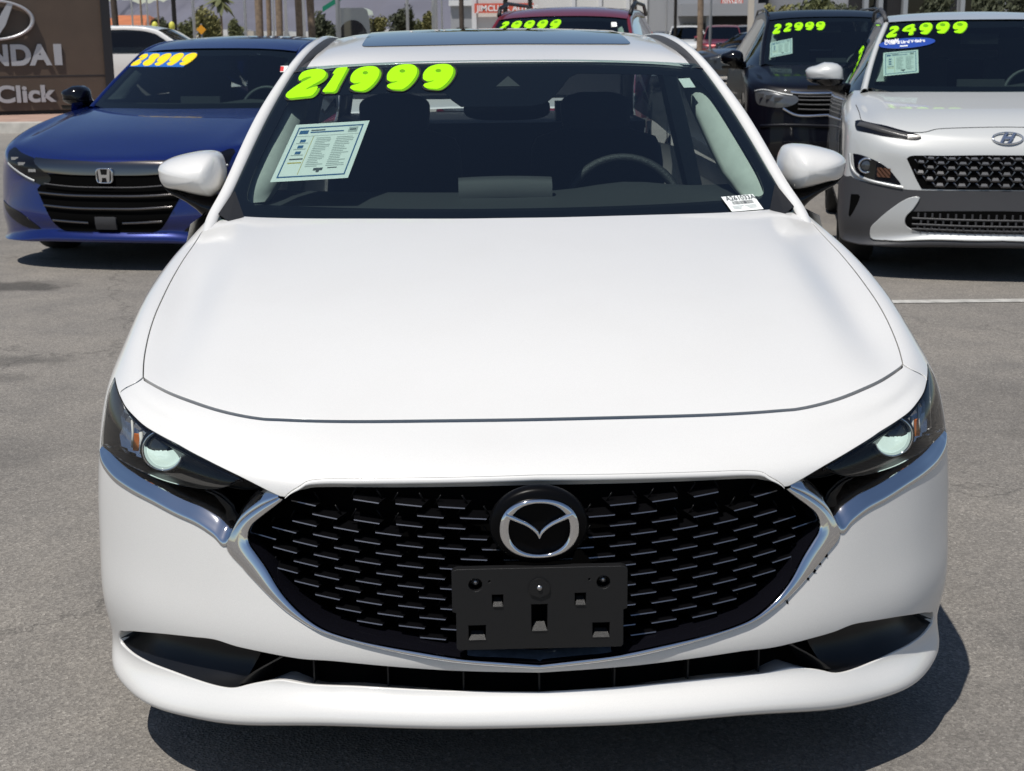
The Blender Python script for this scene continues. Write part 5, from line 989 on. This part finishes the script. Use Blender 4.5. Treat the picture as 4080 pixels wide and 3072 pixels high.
def red_side(s):
    l = [(2.55, 7.3), (4.0, 7.3), (6.2, 7.6), (6.5, 8.4), (4.5, 8.6), (2.6, 8.1)]; pan('headlight', M['lamp_pale'], R, rd.S, [l+[l[0]]], du=.3, dv=.3, off=.004, depth=.01, side=s, step=.03)
    b = MB(); b.grid(ribbon(rd.S, [(2.6, 8.2), (4.5, 8.6), (6.3, 8.4)], .022, .014)*np.array([s, 1, 1])); b.obj('lamp_strip', M['silver'], R, True)
    b = MB(); b.tube([(s*.63, 1.98, 1.60), (s*.64, 2.1, 1.67), (s*.63, 2.5, 1.72), (s*.62, 3.6, 1.71), (s*.61, 4.0, 1.62)], [.022, .02, .018, .018, .022], 8); b.obj('roof_rail', M['black_plastic'], R, True)
side_pair(red_side)
oval_badge(rd.S, R, 0, 7.0, .085, .07)
digits_on(rd, '29999', [((-.60+.125*k, 1.452+.003*k), (-.60+.125*k+.115, 1.545+.003*k)) for k in range(5)], step=.02)
sheet_of_paper('corner_sticker', [(.47, 1.525), (.52, 1.525), (.53, 1.485), (.48, 1.485)], rd.wsc, lambda x, z, o: rd.WS.ev(x, z)+rd.WS.nrm(x, z)*o, False, .004)
# ---------------------------------------------------------------- the place behind the cars
def at(px, py, Y):
    """photo position (4080 x 3072 scale) at a depth of Y metres"""
    d = fwd+(px-2040)/5784.3*rgt2-(py-1536)/5784.3*up2; t = (Y-CAM_LOC[1])/d.y; return Vector(CAM_LOC)+d*t
def gx(px, Y): return at(px, 127, Y).x
M['sign_brown'] = mat('brown_sign_panel', (.085, .060, .043), .45, noise=(3, .08)); M['sign_edge'] = mat('sign_edge_charcoal', (.012, .012, .015), .6)
M['sign_letter'] = mat('brushed_letter', (.50, .50, .52), .35, .5)
M['trunk'] = mat('palm_trunk', (.20, .145, .10), .9, noise=(8, .3), bump=(20, .6)); M['trunk_dark'] = mat('dark_trunk', (.06, .045, .035), .9, noise=(8, .3))
M['pole_white'] = mat('white_pole', (.62, .63, .64), .5); M['pole_dark'] = mat('dark_pole', (.018, .018, .02), .5); M['pole_grey'] = mat('galvanised_pole', (.34, .36, .38), .5, .3)
M['leaf'] = mat('leaf_green', (.115, .125, .050), .8); M['leaf2'] = mat('leaf_dark', (.060, .068, .036), .8); M['leaf3'] = mat('leaf_yellowish', (.19, .18, .065), .8)
M['hill'] = mat('haze_tinted_rock', (.125, .125, .155), .95, noise=(.004, .12)); M['hill2'] = mat('haze_tinted_far_rock', (.19, .19, .235), .95, noise=(.003, .08))  # blue-grey of distant haze is mixed into the rock base colour
M['wall_white'] = mat('white_wall', (.62, .62, .60), .85, noise=(.3, .05)); M['wall_grey'] = mat('grey_panel', (.30, .31, .33), .6, noise=(.3, .06)); M['wall_dark'] = mat('dark_opening', (.012, .012, .014), .8)
M['sign_red'] = mat('red_sign', (.60, .10, .06), .5); M['terracotta'] = mat('terracotta_roof', (.45, .15, .06), .8, noise=(1, .15)); M['stucco'] = mat('stucco', (.50, .45, .38), .9, noise=(.5, .08))
M['white_car'] = paint('white_car_paint', (.62, .63, .62), .02, .4); M['silver_car'] = paint('silver_car_paint', (.20, .215, .23), .2, .3, .5); M['charcoal'] = paint('charcoal_paint', (.022, .021, .020), .2, .3, .3); M['bronze_car'] = paint('dark_bronze_paint', (.035, .030, .022), .2, .3, .3)
M['flag_yellow'] = mat('yellow_balloon', (.60, .58, .08), .5); M['sign_orange'] = mat('orange_sign', (.70, .30, .01), .6); M['sign_green'] = mat('green_street_sign', (.0, .16, .09), .5)
M['light_ground'] = mat('pale_ground', (.42, .40, .36), .9, noise=(.2, .1))
# mountains
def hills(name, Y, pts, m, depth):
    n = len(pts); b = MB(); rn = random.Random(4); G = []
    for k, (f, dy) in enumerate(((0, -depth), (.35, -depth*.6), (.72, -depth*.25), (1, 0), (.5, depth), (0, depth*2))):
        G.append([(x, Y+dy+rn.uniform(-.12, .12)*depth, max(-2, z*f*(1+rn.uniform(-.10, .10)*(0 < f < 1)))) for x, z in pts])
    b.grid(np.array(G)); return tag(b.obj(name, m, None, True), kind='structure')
ridge = []
for px, py in [(-2500, 20), (-1500, 60), (-600, 30), (0, 45), (300, 20), (480, -6), (560, 22), (610, 14), (720, -5), (900, -30), (1200, -45), (1500, -40), (1900, -60), (2300, -30), (2700, -60), (3200, -20), (3800, 10), (4600, 0), (5600, 60)]:
    p = at(px, py, 5200); ridge.append((p.x, p.z))
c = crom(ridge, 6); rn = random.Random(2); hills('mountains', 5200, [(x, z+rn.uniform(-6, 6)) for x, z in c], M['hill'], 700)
# trees
def leaf_cloud(b, c, rx, ry, rz, n, s, rn, fill=.45):
    for i in range(n):
        while True:
            p = Vector((rn.uniform(-1, 1), rn.uniform(-1, 1), rn.uniform(-1, 1)))
            if fill < p.length < 1: break
        q = Vector((c[0]+p.x*rx, c[1]+p.y*ry, c[2]+p.z*rz)); a = Vector((rn.gauss(0, 1), rn.gauss(0, 1), rn.gauss(0, 1))).normalized(); t = a.orthogonal().normalized()*s*rn.uniform(.6, 1.3); u = a.cross(t)*rn.uniform(.5, .9)
        b.add([q-t, q-u*.6, q+t, q+u*.6], [(0, 1, 2, 3)])
def tree(name, label, px0, px1, pyt, pyb, Y, m, seed, cat='tree', group=None, clumps=14, leaves=170, trunk=True):
    rn = random.Random(seed); a = at((px0+px1)/2, pyb, Y); tp = at((px0+px1)/2, pyt, Y); w = (at(px1, pyb, Y)-at(px0, pyb, Y)).length/2; r = thing(name, label, cat, (a.x, Y, 0), 0, group)
    zt, zb = tp.z, .3; w *= 1.2; b = MB(); cz = (zt+zb)/2; hz = (zt-zb)/2
    for k in range(clumps):
        ox, oy, oz = rn.uniform(-.62, .62)*w, rn.uniform(-.5, .5)*w, rn.uniform(-.6, .62)*hz; sz = rn.uniform(.34, .55)
        leaf_cloud(b, (ox*1.05, oy, cz+oz), w*sz*1.1, w*sz, hz*sz*1.05, leaves, max(w, hz)*.10, rn, .2)
    b.obj('crown', M[m], r)
    if trunk:
        b = MB(); h = cz; b.tube([(0, 0, 0), (w*.03, 0, h*.5), (-w*.02, 0, h)], [w*.10+.04, w*.07+.03, w*.04+.02], 8); 
        for k in range(4): q = rn.uniform(0, 6.28); b.tube([(0, 0, h*.6), (w*.4*math.cos(q), w*.4*math.sin(q), cz+hz*.3)], [w*.05+.02, .02], 6)
        b.obj('trunk', M['trunk_dark'], r, True)
    return r
def palm(label, px, Y, wpx, h, m='trunk', crown=True, seed=0, cr=2.2, group='palm trees along the street'):
    rn = random.Random(seed); w = wpx/5784.3*(Y+2.5)/2; r = thing('palm_tree', label, 'palm tree', (gx(px, Y), Y, 0), 0, group); b = MB(); n = 12
    b.tube([(math.sin(k*.9+seed)*w*.15, 0, h*k/n) for k in range(n+1)], [w*(1.12-.02*k+(.06 if k % 2 else 0)) for k in range(n+1)], 10); b.obj('trunk', M[m], r, True)
    if crown:
        b = MB()
        for k in range(26):
            q = rn.uniform(0, 6.28); e = rn.uniform(-.7, .9); L = cr*rn.uniform(.7, 1.1); pts = []
            for t in np.linspace(0, 1, 6): pts.append(Vector((math.cos(q)*L*t*math.cos(e*(1-.3*t)), math.sin(q)*L*t*math.cos(e*(1-.3*t)), h+L*t*math.sin(e)-L*.45*t*t)))
            s = Vector((-math.sin(q), math.cos(q), 0))
            for i in range(5):
                w0, w1 = .16*L*math.sin(math.pi*(i*.17+.12)), .16*L*math.sin(math.pi*min(1, (i+1)*.17+.12))
                b.add([pts[i]-s*w0-Vector((0, 0, w0*.6)), pts[i], pts[i+1], pts[i+1]-s*w1-Vector((0, 0, w1*.6))], [(0, 1, 2, 3)]); b.add([pts[i], pts[i]+s*w0-Vector((0, 0, w0*.6)), pts[i+1]+s*w1-Vector((0, 0, w1*.6)), pts[i+1]], [(0, 1, 2, 3)])
        b.obj('crown', M['leaf'], r)
    return r
for i, (px, Y, w, h, m, lab) in enumerate([(461, 52, 22, 9, 'trunk_dark', 'dark palm trunk rising just right of the brown sign, before the orange roof'), (568, 75, 7, 9, 'trunk', 'thin brown palm trunk between the two yellow balloons, over the white crossover'),
        (635, 85, 6, 10, 'trunk', 'very thin brown palm trunk right beside the left yellow balloon'), (1037, 48, 27, 10, 'trunk', 'thickest palm trunk, leftmost of the row above the blue roof'), (1074, 60, 17, 10, 'trunk', 'thinner palm trunk second from left in the row above the blue roof'),
        (1114, 48, 24, 10, 'trunk', 'palm trunk in the middle of the row above the blue roof'), (1192, 50, 24, 10, 'trunk', 'palm trunk between two white posts at the right end of the row'), (1241, 52, 26, 10, 'trunk', 'palm trunk against the dark tree, right end of the row'),
        (1841, 58, 17, 9, 'trunk_dark', 'dark ragged palm trunk in front of the grey side building'), (2015, 60, 17, 9, 'trunk_dark', 'palm trunk crossing the red sign board'), (2112, 60, 16, 9, 'trunk_dark', 'palm trunk at the right end of the red sign board'),
        (2527, 60, 16, 9, 'trunk_dark', 'palm trunk right of the maroon roof, before the white wall'), (2788, 46, 22, 9, 'trunk', 'pale brown palm trunk beside a white pole, before the grey showroom')]):
    palm(lab, px, Y, w, h, m, True, i)
r = palm('short palm with its crown in view against the mountain', 884, 95, 9, at(884, 8, 95).z+.2, 'trunk', True, 33, 1.1)
def pole(label, px, Y, wpx, h, m, name='light_pole', cat='pole', group=None, parts=True):
    w = wpx/5784.3*(Y+2.5)/2; r = thing(name, label, cat, (gx(px, Y), Y, 0), 0, group); b = MB(); b.tube([(0, 0, .5), (0, 0, h)], [w, w*.85], 10); b.obj('shaft', M[m], r, True)
    b = MB(); b.tube([(0, 0, 0), (0, 0, .5)], w*1.8, 10); b.obj('footing', M['concrete'], r, True)
    b = MB(); b.tube([(0, 0, h), (0, -.9, h+.1)], .06, 8); b.box((0, -1.2, h+.1), (.35, .7, .12)); b.obj('lamp_head', M[m], r)
    return r
for px, Y, w, h, m, lab in [(531, 60, 7, 8, 'pole_white', 'thin white pole over the orange roof'), (592, 62, 7, 8, 'pole_white', 'thin white pole just right of the orange roof'), (698, 50, 18, 8, 'pole_dark', 'black lamp pole beside the right yellow balloon'),
        (775, 50, 12, 8, 'pole_white', 'white pole left of the orange road sign'), (980, 48, 11, 8, 'pole_white', 'white pole left of the thickest palm trunk'), (1092, 45, 9, 8, 'pole_white', 'white post between the first palm trunks'), (1141, 44, 12, 8, 'pole_white', 'white post right of the middle palm trunk'),
        (1213, 44, 11, 8, 'pole_white', 'white post between the two rightmost palm trunks of the row'), (1625, 60, 12, 8, 'pole_white', 'slim white pole above the left half of the sunroof'), (1733, 58, 24, 8, 'pole_white', 'thick white pole left of the grey side building'),
        (1762, 60, 8, 8, 'pole_white', 'narrow white pole next to the thick white one'), (2690, 40, 13, 8, 'pole_dark', 'black pole right of the white wall'), (2830, 42, 11, 8, 'pole_white', 'white pole right of the pale palm trunk before the grey showroom'), (2655, 50, 9, 8, 'pole_white', 'faint white pole at the end of the white wall')]:
    pole(lab, px, Y, w, h, m, group='poles along the street')
sp_ = thing('street_sign', 'green street name sign on a grey post above the blue sedan roof', 'sign', (gx(1349, 36), 36, 0)); b = MB(); b.tube([(0, 0, 0), (0, 0, 6)], .06, 10); b.obj('post', M['pole_grey'], sp_, True)
b = MB(); d0 = at(1285, 40, 36)-Vector((gx(1349, 36), 36, 0)); d1 = at(1360, -8, 36)-Vector((gx(1349, 36), 36, 0)); b.add([d0+Vector((0, 0, -.05)), d1+Vector((0, 0, -.05)), d1+Vector((0, 0, .08)), d0+Vector((0, 0, .08)), d0+Vector((0, .03, -.05)), d1+Vector((0, .03, -.05)), d1+Vector((0, .03, .08)), d0+Vector((0, .03, .08))], [(0, 1, 2, 3), (4, 7, 6, 5), (0, 4, 5, 1), (3, 2, 6, 7), (0, 3, 7, 4), (1, 5, 6, 2)]); b.obj('blade', M['sign_green'], sp_)
# meter post beside the dark SUV
mp_ = thing('grey_post', 'grey post with a pale upper sleeve standing left of the dark SUV', 'post', (gx(2994, 24), 24, 0)); b = MB(); b.tube([(0, 0, 0), (0, 0, 1.35)], .035, 10); b.obj('shaft', M['pole_grey'], mp_, True); b = MB(); b.box((-.02, 0, 1.75), (.10, .08, .85)); b.obj('sleeve', M['stucco'], mp_); b = MB(); b.box((.045, 0, 1.6), (.04, .07, 1.1)); b.obj('plate', M['pole_grey'], mp_)
for i, (n_, lab, a_, b_, t_, g_, Y, m, kw) in enumerate([
        ('broadleaf_tree', 'yellowish green tree left of the short palm', 790, 872, 26, 128, 90, 'leaf3', {}), ('broadleaf_tree', 'low dark green tree right behind the black lamp pole', 708, 772, 74, 130, 95, 'leaf', {}), ('broadleaf_tree', 'dark tree between the two yellow balloons', 600, 672, 66, 125, 100, 'leaf2', {}),
        ('broadleaf_tree', 'grey green tree right of the short palm', 915, 975, 64, 132, 100, 'leaf', {}), ('broadleaf_tree', 'dark tree behind the green street sign', 1255, 1335, 40, 150, 55, 'leaf2', {}), ('shrub', 'bright green round bush behind the sunroof, left of the taller tree', 1470, 1556, 58, 124, 85, 'leaf3', {}),
        ('broadleaf_tree', 'grey green feathery tree rising over the sunroof', 1556, 1640, 26, 124, 90, 'leaf2', {}), ('shrub', 'low olive bush between the two white poles', 1630, 1700, 70, 122, 92, 'leaf', {}), ('broadleaf_tree', 'green tree touching the thick white pole', 1688, 1728, 44, 122, 88, 'leaf3', {}),
        ('broadleaf_tree', 'olive tree over the left end of the dark SUV roof', 3035, 3150, 0, 75, 40, 'leaf3', {}), ('broadleaf_tree', 'bushy tree over the middle of the dark SUV roof', 3140, 3300, -20, 70, 42, 'leaf', {}), ('broadleaf_tree', 'sparse dark tree against the dark shopfront', 3270, 3430, 10, 80, 45, 'leaf2', {}), ('broadleaf_tree', 'dark green tree over the pale SUV roof, far right', 3880, 4080, -40, 40, 50, 'leaf2', {}), ('broadleaf_tree', 'dark tree over the pale SUV roof, before the shop windows', 3650, 3780, -40, 38, 48, 'leaf2', {})]):
    tree(n_, lab, a_, b_, t_, g_, Y, m, 50+i, group='trees and shrubs along the street')
# distant low street line: houses
def block(name, label, px0, px1, pyt, Y, d, m, cat='building', roof=None, z0=0.0, top=None):
    a, b_ = at(px0, pyt, Y), at(px1, pyt, Y); h = top if top else (a.z+b_.z)/2; r = thing(name, label, cat, ((a.x+b_.x)/2, Y, 0)); w = b_.x-a.x; b = MB(); b.box((0, d/2, (h+z0)/2), (w, d, h-z0)); b.obj('wall', M[m], r)
    if roof:
        k = MB(); k.add([(-w/2-.4, -.5, h), (w/2+.4, -.5, h), (w/2-.5, d/2, h+roof), (-w/2+.5, d/2, h+roof), (-w/2-.4, d+.5, h), (w/2+.4, d+.5, h)], [(0, 1, 2, 3), (5, 4, 3, 2), (0, 3, 4), (1, 5, 2), (0, 4, 5, 1)]); k.obj('roof', M['terracotta'], r)
    return r, w, h
r, w, h = block('house', 'low building with an orange tiled roof behind the white crossover', 380, 560, 108, 120, 12, 'stucco', 'house', 1.0)
for k in range(4): b = MB(); b.box((-w/2+w*(k+.5)/4, -.02, h*.55), (w*.12, .08, h*.4)); o = b.obj('window', M['dark_glass'], r)
rn = random.Random(9); lab_h = ['white flat roofed house far off, left of the short palm', 'tan flat roofed house far off, right of the short palm', 'white low house far off behind the palm row', 'pale low house far off at the right end of the palm row', 'pinkish low house far off behind the sunroof']
for k, (a_, b_, t_) in enumerate([(885, 950, 118), (960, 1010, 124), (1040, 1130, 124), (1140, 1260, 126), (1465, 1570, 116)]):
    r, w, h = block('house', lab_h[k], a_, b_, t_, 130+k*4, 8, 'wall_white' if k != 1 else 'stucco', 'house')
    for q in (-.3, .1): b = MB(); b.box((w*q, -.02, h*.5), (w*.16, .08, h*.4)); b.obj('window', M['wall_dark'], r)
# white dealership building with red sign
r, w, h = block('showroom', 'white ribbed showroom wall carrying the red sign board', 1885, 2668, -400, 78, 30, 'wall_white')
for px, q in ((2285, .18), (2390, .18), (2500, .18), (2570, .18), (1890, .25), (2640, .25)): b = MB(); b.box((gx(px, 78)-r.location.x, -.06, h/2), (q, .12, h)); b.obj('rib', M['pole_white'], r)
b = MB(); b.box((0, -.08, .5), (w, .12, 1.0)); b.obj('plinth', M['wall_grey'], r)
p0, p1 = at(1890, 14, 77.7), at(2126, 50, 77.7); b = MB(); b.box((0, 0, 0), (p1.x-p0.x, .2, p0.z-p1.z)); sb = b.obj('sign_board', M['sign_red'], r); sb.location = ((p0.x+p1.x)/2-r.location.x, -.35, (p0.z+p1.z)/2)
sw, sh = p1.x-p0.x, p0.z-p1.z
for tx, x_ in (('JIM', -.46), ('CLICK', -.28), ('AUTOS', .14)): lettering('sign_letters', tx, sh*.86, 'white_ink', sb, lambda x, y, z, x_=x_: np.stack([x+x_*sw, -.11-0*y, y-sh*.30], -1), bold=.01)
r2, w, h = block('side_building', 'lower grey building joined to the left of the white showroom', 1795, 1884, 12, 80, 20, 'wall_grey'); b = MB(); b.box((0, -.1, h), (w+.2, .3, .3)); b.obj('parapet', M['pole_white'], r2); b = MB(); b.box((0, -.02, .9), (w*.5, .08, 1.6)); b.obj('door', M['dark_glass'], r2)
# grey showroom to the right
r3, w, h = block('grey_showroom', 'grey panelled showroom with a dark open entrance and a red name sign', 2700, 3030, -300, 68, 25, 'wall_grey')
lx = lambda px: gx(px, 68)-r3.location.x; zz = lambda py, px=2850: at(px, py, 68).z
b = MB(); b.box(((lx(2815)+lx(3015))/2, -.03, zz(54)/2), (lx(3015)-lx(2815), .1, zz(54))); b.obj('entrance', M['wall_dark'], r3)
b = MB(); b.box(((lx(2700)+lx(3030))/2, -.5, zz(50)+.12), (lx(3030)-lx(2700), 1.0, .55)); b.obj('canopy', M['wall_grey'], r3)
for k in range(6): b = MB(); b.box((lx(2706)+k*(lx(2810)-lx(2706))/6+.25, -.05, zz(84)/2), ((lx(2810)-lx(2706))/6*.8, .1, zz(84)*.9)); b.obj('window', M['lamp_pale'], r3)
b = MB(); b.box(((lx(2862)+lx(2946))/2, -.6, (zz(34)+zz(-30))/2), (lx(2946)-lx(2862), .2, zz(-30)-zz(34))); sb = b.obj('sign_board', M['sign_red'], r3)
lettering('sign_letters', 'NISSAN', .66, 'white_ink', sb, lambda x, y, z: np.stack([x*.42+lx(2864), -.72-0*y, y*1.25+zz(32)], -1), bold=.01)
for px in (2815, 3010): b = MB(); b.box((lx(px), -.6, zz(54)/2), (.25, .25, zz(54))); b.obj('column', M['pole_grey'], r3)
r4, w, h = block('shopfront', 'dark glazed shopfront with pale columns behind the SUVs on the right', 3300, 4300, -300, 58, 20, 'wall_grey')
lx4 = lambda px: gx(px, 58)-r4.location.x
for k, (a_, b_) in enumerate([(3375, 3425), (3445, 3480), (3505, 3580), (3600, 3700), (3720, 3800), (3830, 3900), (3920, 3990), (4010, 4080), (4100, 4200)]): b = MB(); b.box(((lx4(a_)+lx4(b_))/2, -.04, 2.2), (lx4(b_)-lx4(a_), .1, 4.4)); b.obj('window', M['dark_glass'] if k % 2 else M['wall_dark'], r4)
for px in (3435, 3492, 3590, 3710, 3815): b = MB(); b.box((lx4(px), -.3, 2.6), (.18, .3, 5.2)); b.obj('column', M['pole_grey'], r4)
# brown sign with the dealer's name
SY = 23.6; ang = rad(20); e0 = at(420, 300, SY); ux = Vector((math.cos(ang), math.sin(ang), 0)); un = Vector((math.sin(ang), -math.cos(ang), 0))
HWS = 1.72; ctr = Vector((e0.x, e0.y, 0))-ux*HWS
ms = thing('monument_sign', 'brown monument sign with chrome oval emblem and pale dealer lettering on the left', 'sign', (ctr.x, ctr.y, .14), ang)
def sz(py, px=200): return at(px, py, SY).z-.14
b = MB(); b.box((0, .3, (sz(435)+4.2)/2), (2*HWS, .5, 4.2-sz(435))); b.obj('panel', M['sign_brown'], ms)
for q in (-1, 1): b = MB(); b.box((q*(HWS+.075), .3, 2.15), (.15, .62, 4.1)); b.obj('edge_post', M['sign_edge'], ms)
b = MB(); b.box((0, .3, sz(435)/2), (2*HWS+.1, .4, sz(435))); b.obj('base', M['sign_edge'], ms)
b = MB(); b.box((0, .05, sz(302)), (2*HWS, .012, .018)); b.obj('seam', M['sign_edge'], ms)
KX = 1/math.cos(ang)/5784.3*(SY+2.46)*.985
fs = lambda px: (px-420)*KX+HWS
badge_mesh(lambda a, b_, d: Vector((fs(42)+a, .02-d, sz(80)+b_)), ms, 145*KX, 76/5784.3*26, 'emblem', 'sign_letter')
def sign_text(s, x0, zb, size, sx=1.0, **k): lettering('lettering', s, size, 'sign_letter', ms, lambda x, y, z: np.stack([fs(x0)+x*sx, .03-z, zb+y], -1), extrude=.02, **k)
lh = (at(200, 180, SY).z-at(200, 255, SY).z)/.69
for ch, x_ in zip('HYUNDAI', (-215, -138, -62, 14, 92, 164, 240)): sign_text(ch, x_, sz(254), lh, 1.0 if ch != 'I' else 1.5, bold=.02)
sign_text('Jim Click', -118, sz(400), (sz(338)-sz(400))/.69, 1.2, bold=.012)
# far cars
def small_car(name, label, px, Y, yaw_deg, kind, pm, hw=.9, L=4.6, h=1.66, group='cars parked on the far lots', z=None):
    suv = kind == 'dark'; k = 1.0
    if suv: return bg_car(name, label, 'car', (gx(px, Y), Y), rad(yaw_deg), 'dark', hw, pm, (1.02, 1.10, .58, .19), (.70, 1.12), (.597, 1.54), 1.57, [(2.1, .585, 1.60, 1.625), (2.5, .58, 1.63, 1.655), (3.4, .575, 1.62, 1.65), (4.1, .56, 1.56, 1.60)], 4.7, (.87, 3.66), .35, [(.64, 4.4, 1.3), (.70, 4.6, 1.1)], belt=1.06, interior=False, frit=False, glassm='dark_glass', fine=False, group=group, mirror_m=(1.0, 1.45, 1.165, .17, .24, pm))
    return bg_car(name, label, 'car', (gx(px, Y), Y), rad(yaw_deg), 'blue', hw, pm, (1.20, .955, .50, .28), (.70, .972), (.60, 1.318), 1.345, [(2.25, .585, 1.375, 1.405), (2.6, .57, 1.405, 1.435), (3.1, .565, 1.395, 1.43), (3.5, .555, 1.345, 1.385)], 4.88, (.97, 3.8), .335, [(.62, 4.1, 1.14), (.70, 4.5, 1.04)], belt=.96, interior=False, frit=False, glassm='dark_glass', fine=False, group=group, mirror_m=(.97, 1.62, 1.02, .15, .20, pm))
def far_face(c, lamp=True):
    for s in (-1, 1):
        l = [(3.2, 7.4), (5.5, 7.5), (6.3, 8.1), (4.4, 8.4), (3.0, 8.0)]; pan('headlight', M['lamp_pale'], c.root, c.S, [l+[l[0]]], du=.6, dv=.6, off=.005, depth=.01, side=s, step=.06)
    g_ = half([[(0, 4.9), (2.0, 5.0)], [(2.0, 5.0), (2.6, 6.4), (2.4, 7.4)], [(2.4, 7.4), (0, 7.5)]]); pan('grille', M['gloss_black'], c.root, c.S, g_, du=.6, dv=.6, off=.004, depth=.01, step=.06)
def dealer_car(*a, **k): c = small_car(*a, **k); far_face(c); return c
dealer_car('crossover', 'white crossover seen side-on between the brown sign and the blue sedan', 1010, 29.0, -84, 'dark', M['white_car'])
dealer_car('crossover', 'white vehicle roof showing over the left end of the blue sedan roof', 905, 46, -80, 'dark', M['white_car'])
vx = gx(1404, 80); v_ = thing('delivery_van', 'tall grey van facing the camera, seen above the left end of the white roof', 'van', (vx, 80, 0), 0, None)
vp = [(-.95, .35), (-.97, 1.2), (-.92, 2.2), (-.82, 2.7), (-.6, 2.82), (.6, 2.82), (.82, 2.7), (.92, 2.2), (.97, 1.2), (.95, .35)]
b = MB(); b.prism(vp, 0, 5.2, ((1, 0, 0), (0, 0, 1), (0, 1, 0), (0, .5, 0))); b.obj('body', M['silver_car'], v_, flat_over=40)
b = MB(); b.prism([(-.93, .4), (-.95, 1.1), (.95, 1.1), (.93, .4)], 0, .9, ((1, 0, 0), (0, 0, 1), (0, 1, 0), (0, -.4, 0))); b.obj('bonnet', M['silver_car'], v_)
b = MB(); b.prism([(.80*math.cos(q), 1.22+.95*math.sin(q)) for q in np.linspace(0, math.pi, 14)], 0, .04, ((1, 0, 0), (0, 0, 1), (0, 1, 0), (0, .45, 0))); b.obj('windscreen', M['sunroof'], v_)
b = MB(); b.prism([(-.5, .55), (.5, .55), (.5, .85), (-.5, .85)], 0, .02, ((1, 0, 0), (0, 0, 1), (0, 1, 0), (0, -.43, 0))); b.obj('grille', M['gloss_black'], v_)
for q in (-1, 1):
    b = MB(); b.box((q*.75, -.42, .85), (.28, .05, .2)); b.obj('headlight', M['reflector'], v_)
    for y in (.3, 4.3): wheel_parts(v_, q*.82, y, .36, .22, q)
dealer_car('charcoal_sedan', 'dark charcoal sedan side-on left of the dark SUV mirror', 2770, 40, 62, 'blue', M['charcoal'])
dealer_car('bronze_suv', 'dark bronze SUV nose with an amber side lamp, beyond the white roof on the right', 2700, 30, -35, 'dark', M['bronze_car'])
dealer_car('white_suv', 'white SUV with a yellow windscreen price under the white wall', 2740, 56, 8, 'dark', M['white_car'])
dealer_car('red_suv', 'dark red SUV before the dark showroom entrance', 2880, 55, 10, 'dark', M['maroon'])
dealer_car('grey_suv', 'grey SUV before the right end of the dark entrance', 2985, 56, 12, 'dark', M['silver_car'])
dealer_car('grey_sedan', 'grey car beneath the white wall, right of the maroon roof', 2620, 60, 10, 'blue', M['silver_car'])
# balloons and road sign
for k, (px, py, lab) in enumerate([(617, 104, 'left yellow balloon over the white crossover'), (685, 104, 'right yellow balloon, beside the black lamp pole')]):
    p = at(px, py, 34); r = thing('balloon', lab, 'balloon', (p.x, p.y, p.z), 0, 'yellow balloons over the lot'); b = MB(); b.grid(np.array([[(.075*math.sin(q)*math.cos(t), .075*math.sin(q)*math.sin(t), .11*math.cos(q)*-1) for t in np.linspace(0, 2*math.pi, 14, endpoint=False)] for q in np.linspace(.05, 3.09, 10)]), closed_u=True); b.obj('skin', M['flag_yellow'], r, True)
    b = MB(); b.tube([(0, 0, -.11), (0, 0, -p.z+1.0)], .006, 5); b.obj('string', M['pole_white'], r)
p = at(802, 118, 50); r = thing('road_sign', 'orange diamond road work sign left of the short palm', 'road sign', (p.x, 50, 0)); b = MB(); b.prism([(0, .17), (.17, 0), (0, -.17), (-.17, 0)], 0, .02, ((1, 0, 0), (0, 0, 1), (0, -1, 0), (0, 0, p.z))); b.obj('plate', M['sign_orange'], r); b = MB(); b.tube([(0, .05, 0), (0, .05, p.z+.2)], .03, 8); b.obj('post', M['pole_grey'], r)
